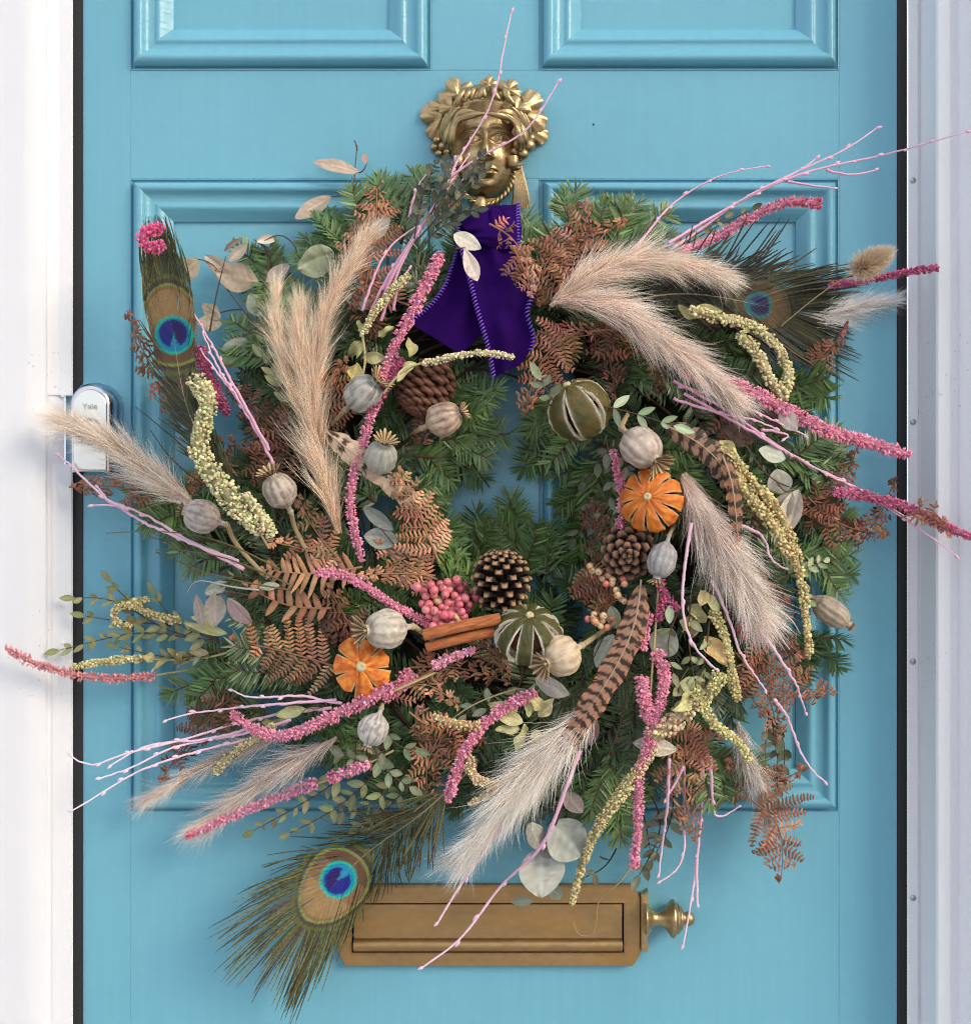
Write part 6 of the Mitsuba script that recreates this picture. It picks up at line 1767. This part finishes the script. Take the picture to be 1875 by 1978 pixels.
cone('open pine cone seen end on under the round dried orange', 1212, 1066, (-.10, -1, -.08), 92, 54, 31, .100, n=52, open_=.78, col=(.028, .013, .010), tipc=(.34, .18, .11), sw=.44, tipk=.10)
cone('dark pine cone with pale scale tips standing beside the pink berries', 968, 1122, (.0, -.20, 1), 108, 54, 32, .110, n=92, open_=1.05, col=(.028, .017, .013), tipc=(.48, .28, .15), sw=.29, tipk=.11)
cone('closed brown pine cone lying at the upper left of the hollow', 828, 742, (-.55, -.12, -.86), 122, 58, 33, .098, n=104, open_=.60, col=(.075, .033, .022), tipc=(.19, .085, .052), sw=.50, tipk=.25)
cone('half hidden dark pine cone above the flower shaped orange', 655, 1216, (-.5, -.7, .3), 70, 36, 34, .080, n=56, open_=.9, col=(.075, .036, .026), tipc=(.13, .065, .045), sw=.5)
cinnamon('upper of the two cinnamon sticks lying below the pink berries', 818, 1226, 966, 1194, 11.5, 41, .128)
cinnamon('lower of the two cinnamon sticks, its end under the dried lime', 823, 1250, 969, 1216, 10.5, 42, .122)

BR = [(805, 1134), (822, 1152), (838, 1140), (850, 1128), (828, 1168), (845, 1160), (860, 1148), (872, 1132), (882, 1120), (890, 1138), (878, 1150), (866, 1164), (852, 1172), (838, 1180), (858, 1188), (872, 1178), (888, 1168), (898, 1156), (912, 1143), (920, 1154),
      (906, 1168), (892, 1182), (880, 1192), (866, 1200), (850, 1206), (842, 1196), (828, 1190), (822, 1178), (815, 1166), (846, 1208), (858, 1212), (836, 1210), (874, 1208), (888, 1202), (898, 1130), (864, 1124), (838, 1150), (856, 1136), (876, 1164), (894, 1148),
      (868, 1140), (886, 1158), (848, 1184), (862, 1176), (884, 1128), (904, 1176), (818, 1142), (832, 1130), (870, 1188), (880, 1176), (896, 1192), (858, 1160)]
rng = np.random.default_rng(4)
berries('dense cluster of bright pink pepper berries above the cinnamon', [(x, y, rng.uniform(-.006, .016)) for x, y in BR], 51, (868, 1200, .085), off=.038, r=8.4, col=(.56, .10, .15), col2=(.62, .20, .22))
BR2 = [(1139, 1094), (1144, 1102), (1156, 1105), (1163, 1118), (1175, 1112), (1183, 1120), (1170, 1128), (1182, 1128), (1190, 1140), (1193, 1150), (1206, 1162), (1200, 1158), (1204, 1118), (1206, 1128), (1135, 1196), (1145, 1192), (1148, 1200), (1165, 1190), (1163, 1200), (1182, 1195), (1160, 1210), (1173, 1212), (1147, 1187), (1152, 1204)]
berries('loose pale cream and pink berries right of the lower pine cone', [(x, y, rng.uniform(-.004, .008)) for x, y in BR2], 52, (1178, 1165, .085), off=.034, r=7.0, col=(.60, .14, .12), col2=(.58, .36, .18), palek=.55)
berries('few dark red berries at the end of the right pampas', [(1432, 1205, 0), (1428, 1216, 0), (1440, 1218, .004), (1436, 1230, 0), (1462, 1232, 0), (1466, 1222, .004)], 53, (1445, 1190, .085), off=.026, r=7.0, col=(.40, .03, .03), col2=(.45, .06, .05), palek=0)

# ---------------------------------------------------------------- feathers
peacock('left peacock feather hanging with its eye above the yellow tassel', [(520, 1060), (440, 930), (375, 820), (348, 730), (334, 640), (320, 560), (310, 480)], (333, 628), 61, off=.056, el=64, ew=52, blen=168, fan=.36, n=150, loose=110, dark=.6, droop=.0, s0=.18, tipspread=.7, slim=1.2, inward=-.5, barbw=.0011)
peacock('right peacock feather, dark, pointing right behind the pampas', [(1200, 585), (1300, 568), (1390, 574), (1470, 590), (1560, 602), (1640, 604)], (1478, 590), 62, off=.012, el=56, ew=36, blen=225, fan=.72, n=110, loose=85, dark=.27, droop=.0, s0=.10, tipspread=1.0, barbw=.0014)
peacock('large peacock feather fanned out at the bottom over the letter plate', [(905, 1490), (810, 1575), (730, 1632), (652, 1702), (598, 1780), (560, 1860)], (640, 1714), 63, off=.026, el=64, ew=50, blen=225, fan=.52, n=120, loose=90, dark=1.0, droop=.32, s0=.08, tipspread=1.0, inward=.55, barbw=.0011)
pheasant('pale feather with dark brown spots crossing down at the left of the hollow', [(628, 832), (690, 882), (750, 930), (812, 985)], 42, 71, bars=8, spotty=True, light=(.50, .36, .26), edge=(.42, .29, .20), quill=.0)
pheasant('banded brown feather at the right above the lilac grey pampas', [(1285, 822), (1340, 850), (1390, 895), (1420, 950)], 48, 72, bars=8, light=(.24, .14, .095), edge=(.20, .12, .08), quill=.0)
pheasant('dark banded feather tip hanging over the right pampas', [(1395, 880), (1412, 930), (1420, 985), (1426, 1045)], 27, 73, bars=6, light=(.26, .12, .065), quill=.02, off=.048)
pheasant('long barred rust feather pointing down over the white pampas', [(1238, 1120), (1226, 1200), (1185, 1295), (1135, 1375), (1080, 1455)], 50, 74, bars=18, light=(.29, .155, .105), edge=(.40, .17, .085), quill=.02, off=.050)

# ---------------------------------------------------------------- the ribbon
rb = thing('velvet_ribbon', 'deep purple velvet ribbon hanging below the door knocker', 'ribbon')


def cloth(name, left, right, seed, folds, d0, thick=.0016, lab=None):
    m, k = 60, 36
    a, b = spline([P(x, y, d) for x, y, d in left], m), spline([P(x, y, d) for x, y, d in right], m)
    s = np.linspace(0, 1, k)
    V = a[:, None] * (1 - s)[None, :, None] + b[:, None] * s[None, :, None]
    U, W_ = np.meshgrid(np.linspace(0, 1, m), s, indexing='ij')
    amp = folds * np.sin(np.pi * W_) ** .6
    V[..., 1] -= amp * (np.sin(W_ * 9 + U * 2.5 + seed) * (1 - .6 * U) + .7 * np.sin(W_ * 4 - U * 5 + seed * 2) + .5 * (1 - U) ** 3 * np.sin(W_ * 22 + seed))
    V2 = V + np.array([0, thick, 0])
    i, j = np.meshgrid(np.arange(m - 1), np.arange(k - 1), indexing='ij')
    q = np.stack([i * k + j, (i + 1) * k + j, (i + 1) * k + j + 1, i * k + j + 1], -1).reshape(-1, 4)
    f = np.vstack([q[:, [0, 1, 2]], q[:, [0, 2, 3]]])
    N = m * k
    F = [f, f[:, ::-1] + N]
    edges = [np.arange(m) * k, np.arange(m) * k + k - 1, np.arange(k), (m - 1) * k + np.arange(k)]
    for e in edges:
        F += [np.stack([e[:-1], e[1:], e[1:] + N], -1), np.stack([e[:-1], e[1:] + N, e[:-1] + N], -1)]
    return part(rb, name, (np.vstack([V.reshape(-1, 3), V2.reshape(-1, 3)]), np.vstack(F)), 'm_velvet', smooth=40, label=lab), V


def stitches(line, seed, n, r=.0021):
    p = spline(line, n * 3)
    t, b, n_ = frames(p)
    g = G()
    for i in range(n):
        c = p[i * 3 + 1]
        d = nrm(b[i * 3 + 1] * .9 + t[i * 3 + 1] * .45)
        q = spline([c - d * r - n_[i * 3] * r * .2, c + n_[i * 3] * r * .95, c + d * r - n_[i * 3] * r * .2], 6)
        tube(g, q, r * .40, (1, 1, 1), 5)
    v, f, c = g.out()
    part(rb, 'stitched_edge', (v, f), 'm_stitch', smooth=True, label='lilac overlocked edge')


_, V = cloth('tail', [(905, 432, .080), (878, 500, .084), (862, 545, .088), (835, 585, .094), (790, 622, .100)], [(920, 432, .082), (935, 520, .088), (945, 600, .092), (925, 650, .094), (888, 684, .096)], 1.3, .0055, 0)
stitches(V[:, 0] - np.array([0, .0006, 0]), 1, 36)
_, V = cloth('tail', [(884, 428, .092), (886, 455, .096), (902, 520, .104), (922, 600, .108), (942, 670, .106), (953, 728, .102)], [(1000, 392, .074), (1000, 450, .090), (1008, 500, .100), (1032, 560, .104), (1018, 600, .106), (1030, 650, .102), (1003, 706, .098)], 2.1, .0062, 0)
stitches(V[:, 0] - np.array([0, .0006, 0]), 2, 48)
stitches(V[:54, -1] - np.array([0, .0006, 0]), 3, 44)
cloth('knot', [(886, 432, .094), (925, 405, .092), (950, 396, .080)], [(930, 470, .100), (990, 480, .100), (1001, 394, .076)], .4, .004, 0)

# ---------------------------------------------------------------- loose stalks
STALK = [
    ('thin dry grass stalk hanging down over the letter plate flap', [[(1235, 1640, .03), (1185, 1715, .035), (1160, 1735, .03), (1152, 1775, .025), (1138, 1808, .022), (1120, 1806, .022), (1108, 1782, .024)]], (.36, .25, .13)),
    ('bare dark stalk crossing the moulding right of the lock', [[(420, 930), (340, 850), (262, 786)], [(400, 940), (310, 860), (290, 830)]], (.06, .04, .03)),
    ('thin green stalks pointing left below the left poppy stem', [[(560, 1130), (440, 1080), (300, 1062)], [(540, 1100), (430, 1048), (205, 1030)], [(560, 1140), (430, 1115), (310, 1070)]], (.13, .11, .05)),
    ('thin bare stalks under the lower grey leaves at the left', [[(500, 1140), (430, 1130), (372, 1128), (362, 1145)]], (.40, .38, .36)),
    ('white wispy grass stalks right of the lower end of the right pampas', [[(1470, 1160), (1500, 1220), (1525, 1255)], [(1475, 1165), (1530, 1200), (1545, 1225)], [(1465, 1170), (1490, 1230), (1500, 1262)]], (.66, .58, .46)),
    ('pale green flower stalk beside the hanging pink tassel', [[(1272, 1120), (1262, 1260), (1250, 1420), (1246, 1470)]], (.42, .42, .24)),
    ('straight bare twig behind the upper left eucalyptus', [[(405, 640), (418, 570), (436, 495)]], (.08, .05, .035)),
    ('brown grass stalk at the lower middle', [[(1000, 1330), (900, 1370), (860, 1400)], [(740, 1340), (830, 1300), (860, 1280)]], (.42, .30, .15)),
    ('brown stalk under the foot of the upper right pampas', [[(1140, 640), (1200, 640), (1250, 680)]], (.24, .16, .08)),
]
for k, (lab, stems, c) in enumerate(STALK):
    key = thing('grass_stalk', lab, 'stalk', 'thin dry stalks')
    g = G()
    for st in stems:
        tube(g, path(st, .030, 40), np.linspace(.0010, .0004, 40), c, 5)
    part(key, 'stem', g, 'm_dry', True)

TABLE['rows'] = len(ROWS_C)
TABLE['data'] = mi.Float(np.concatenate(ROWS_C).astype(np.float32))
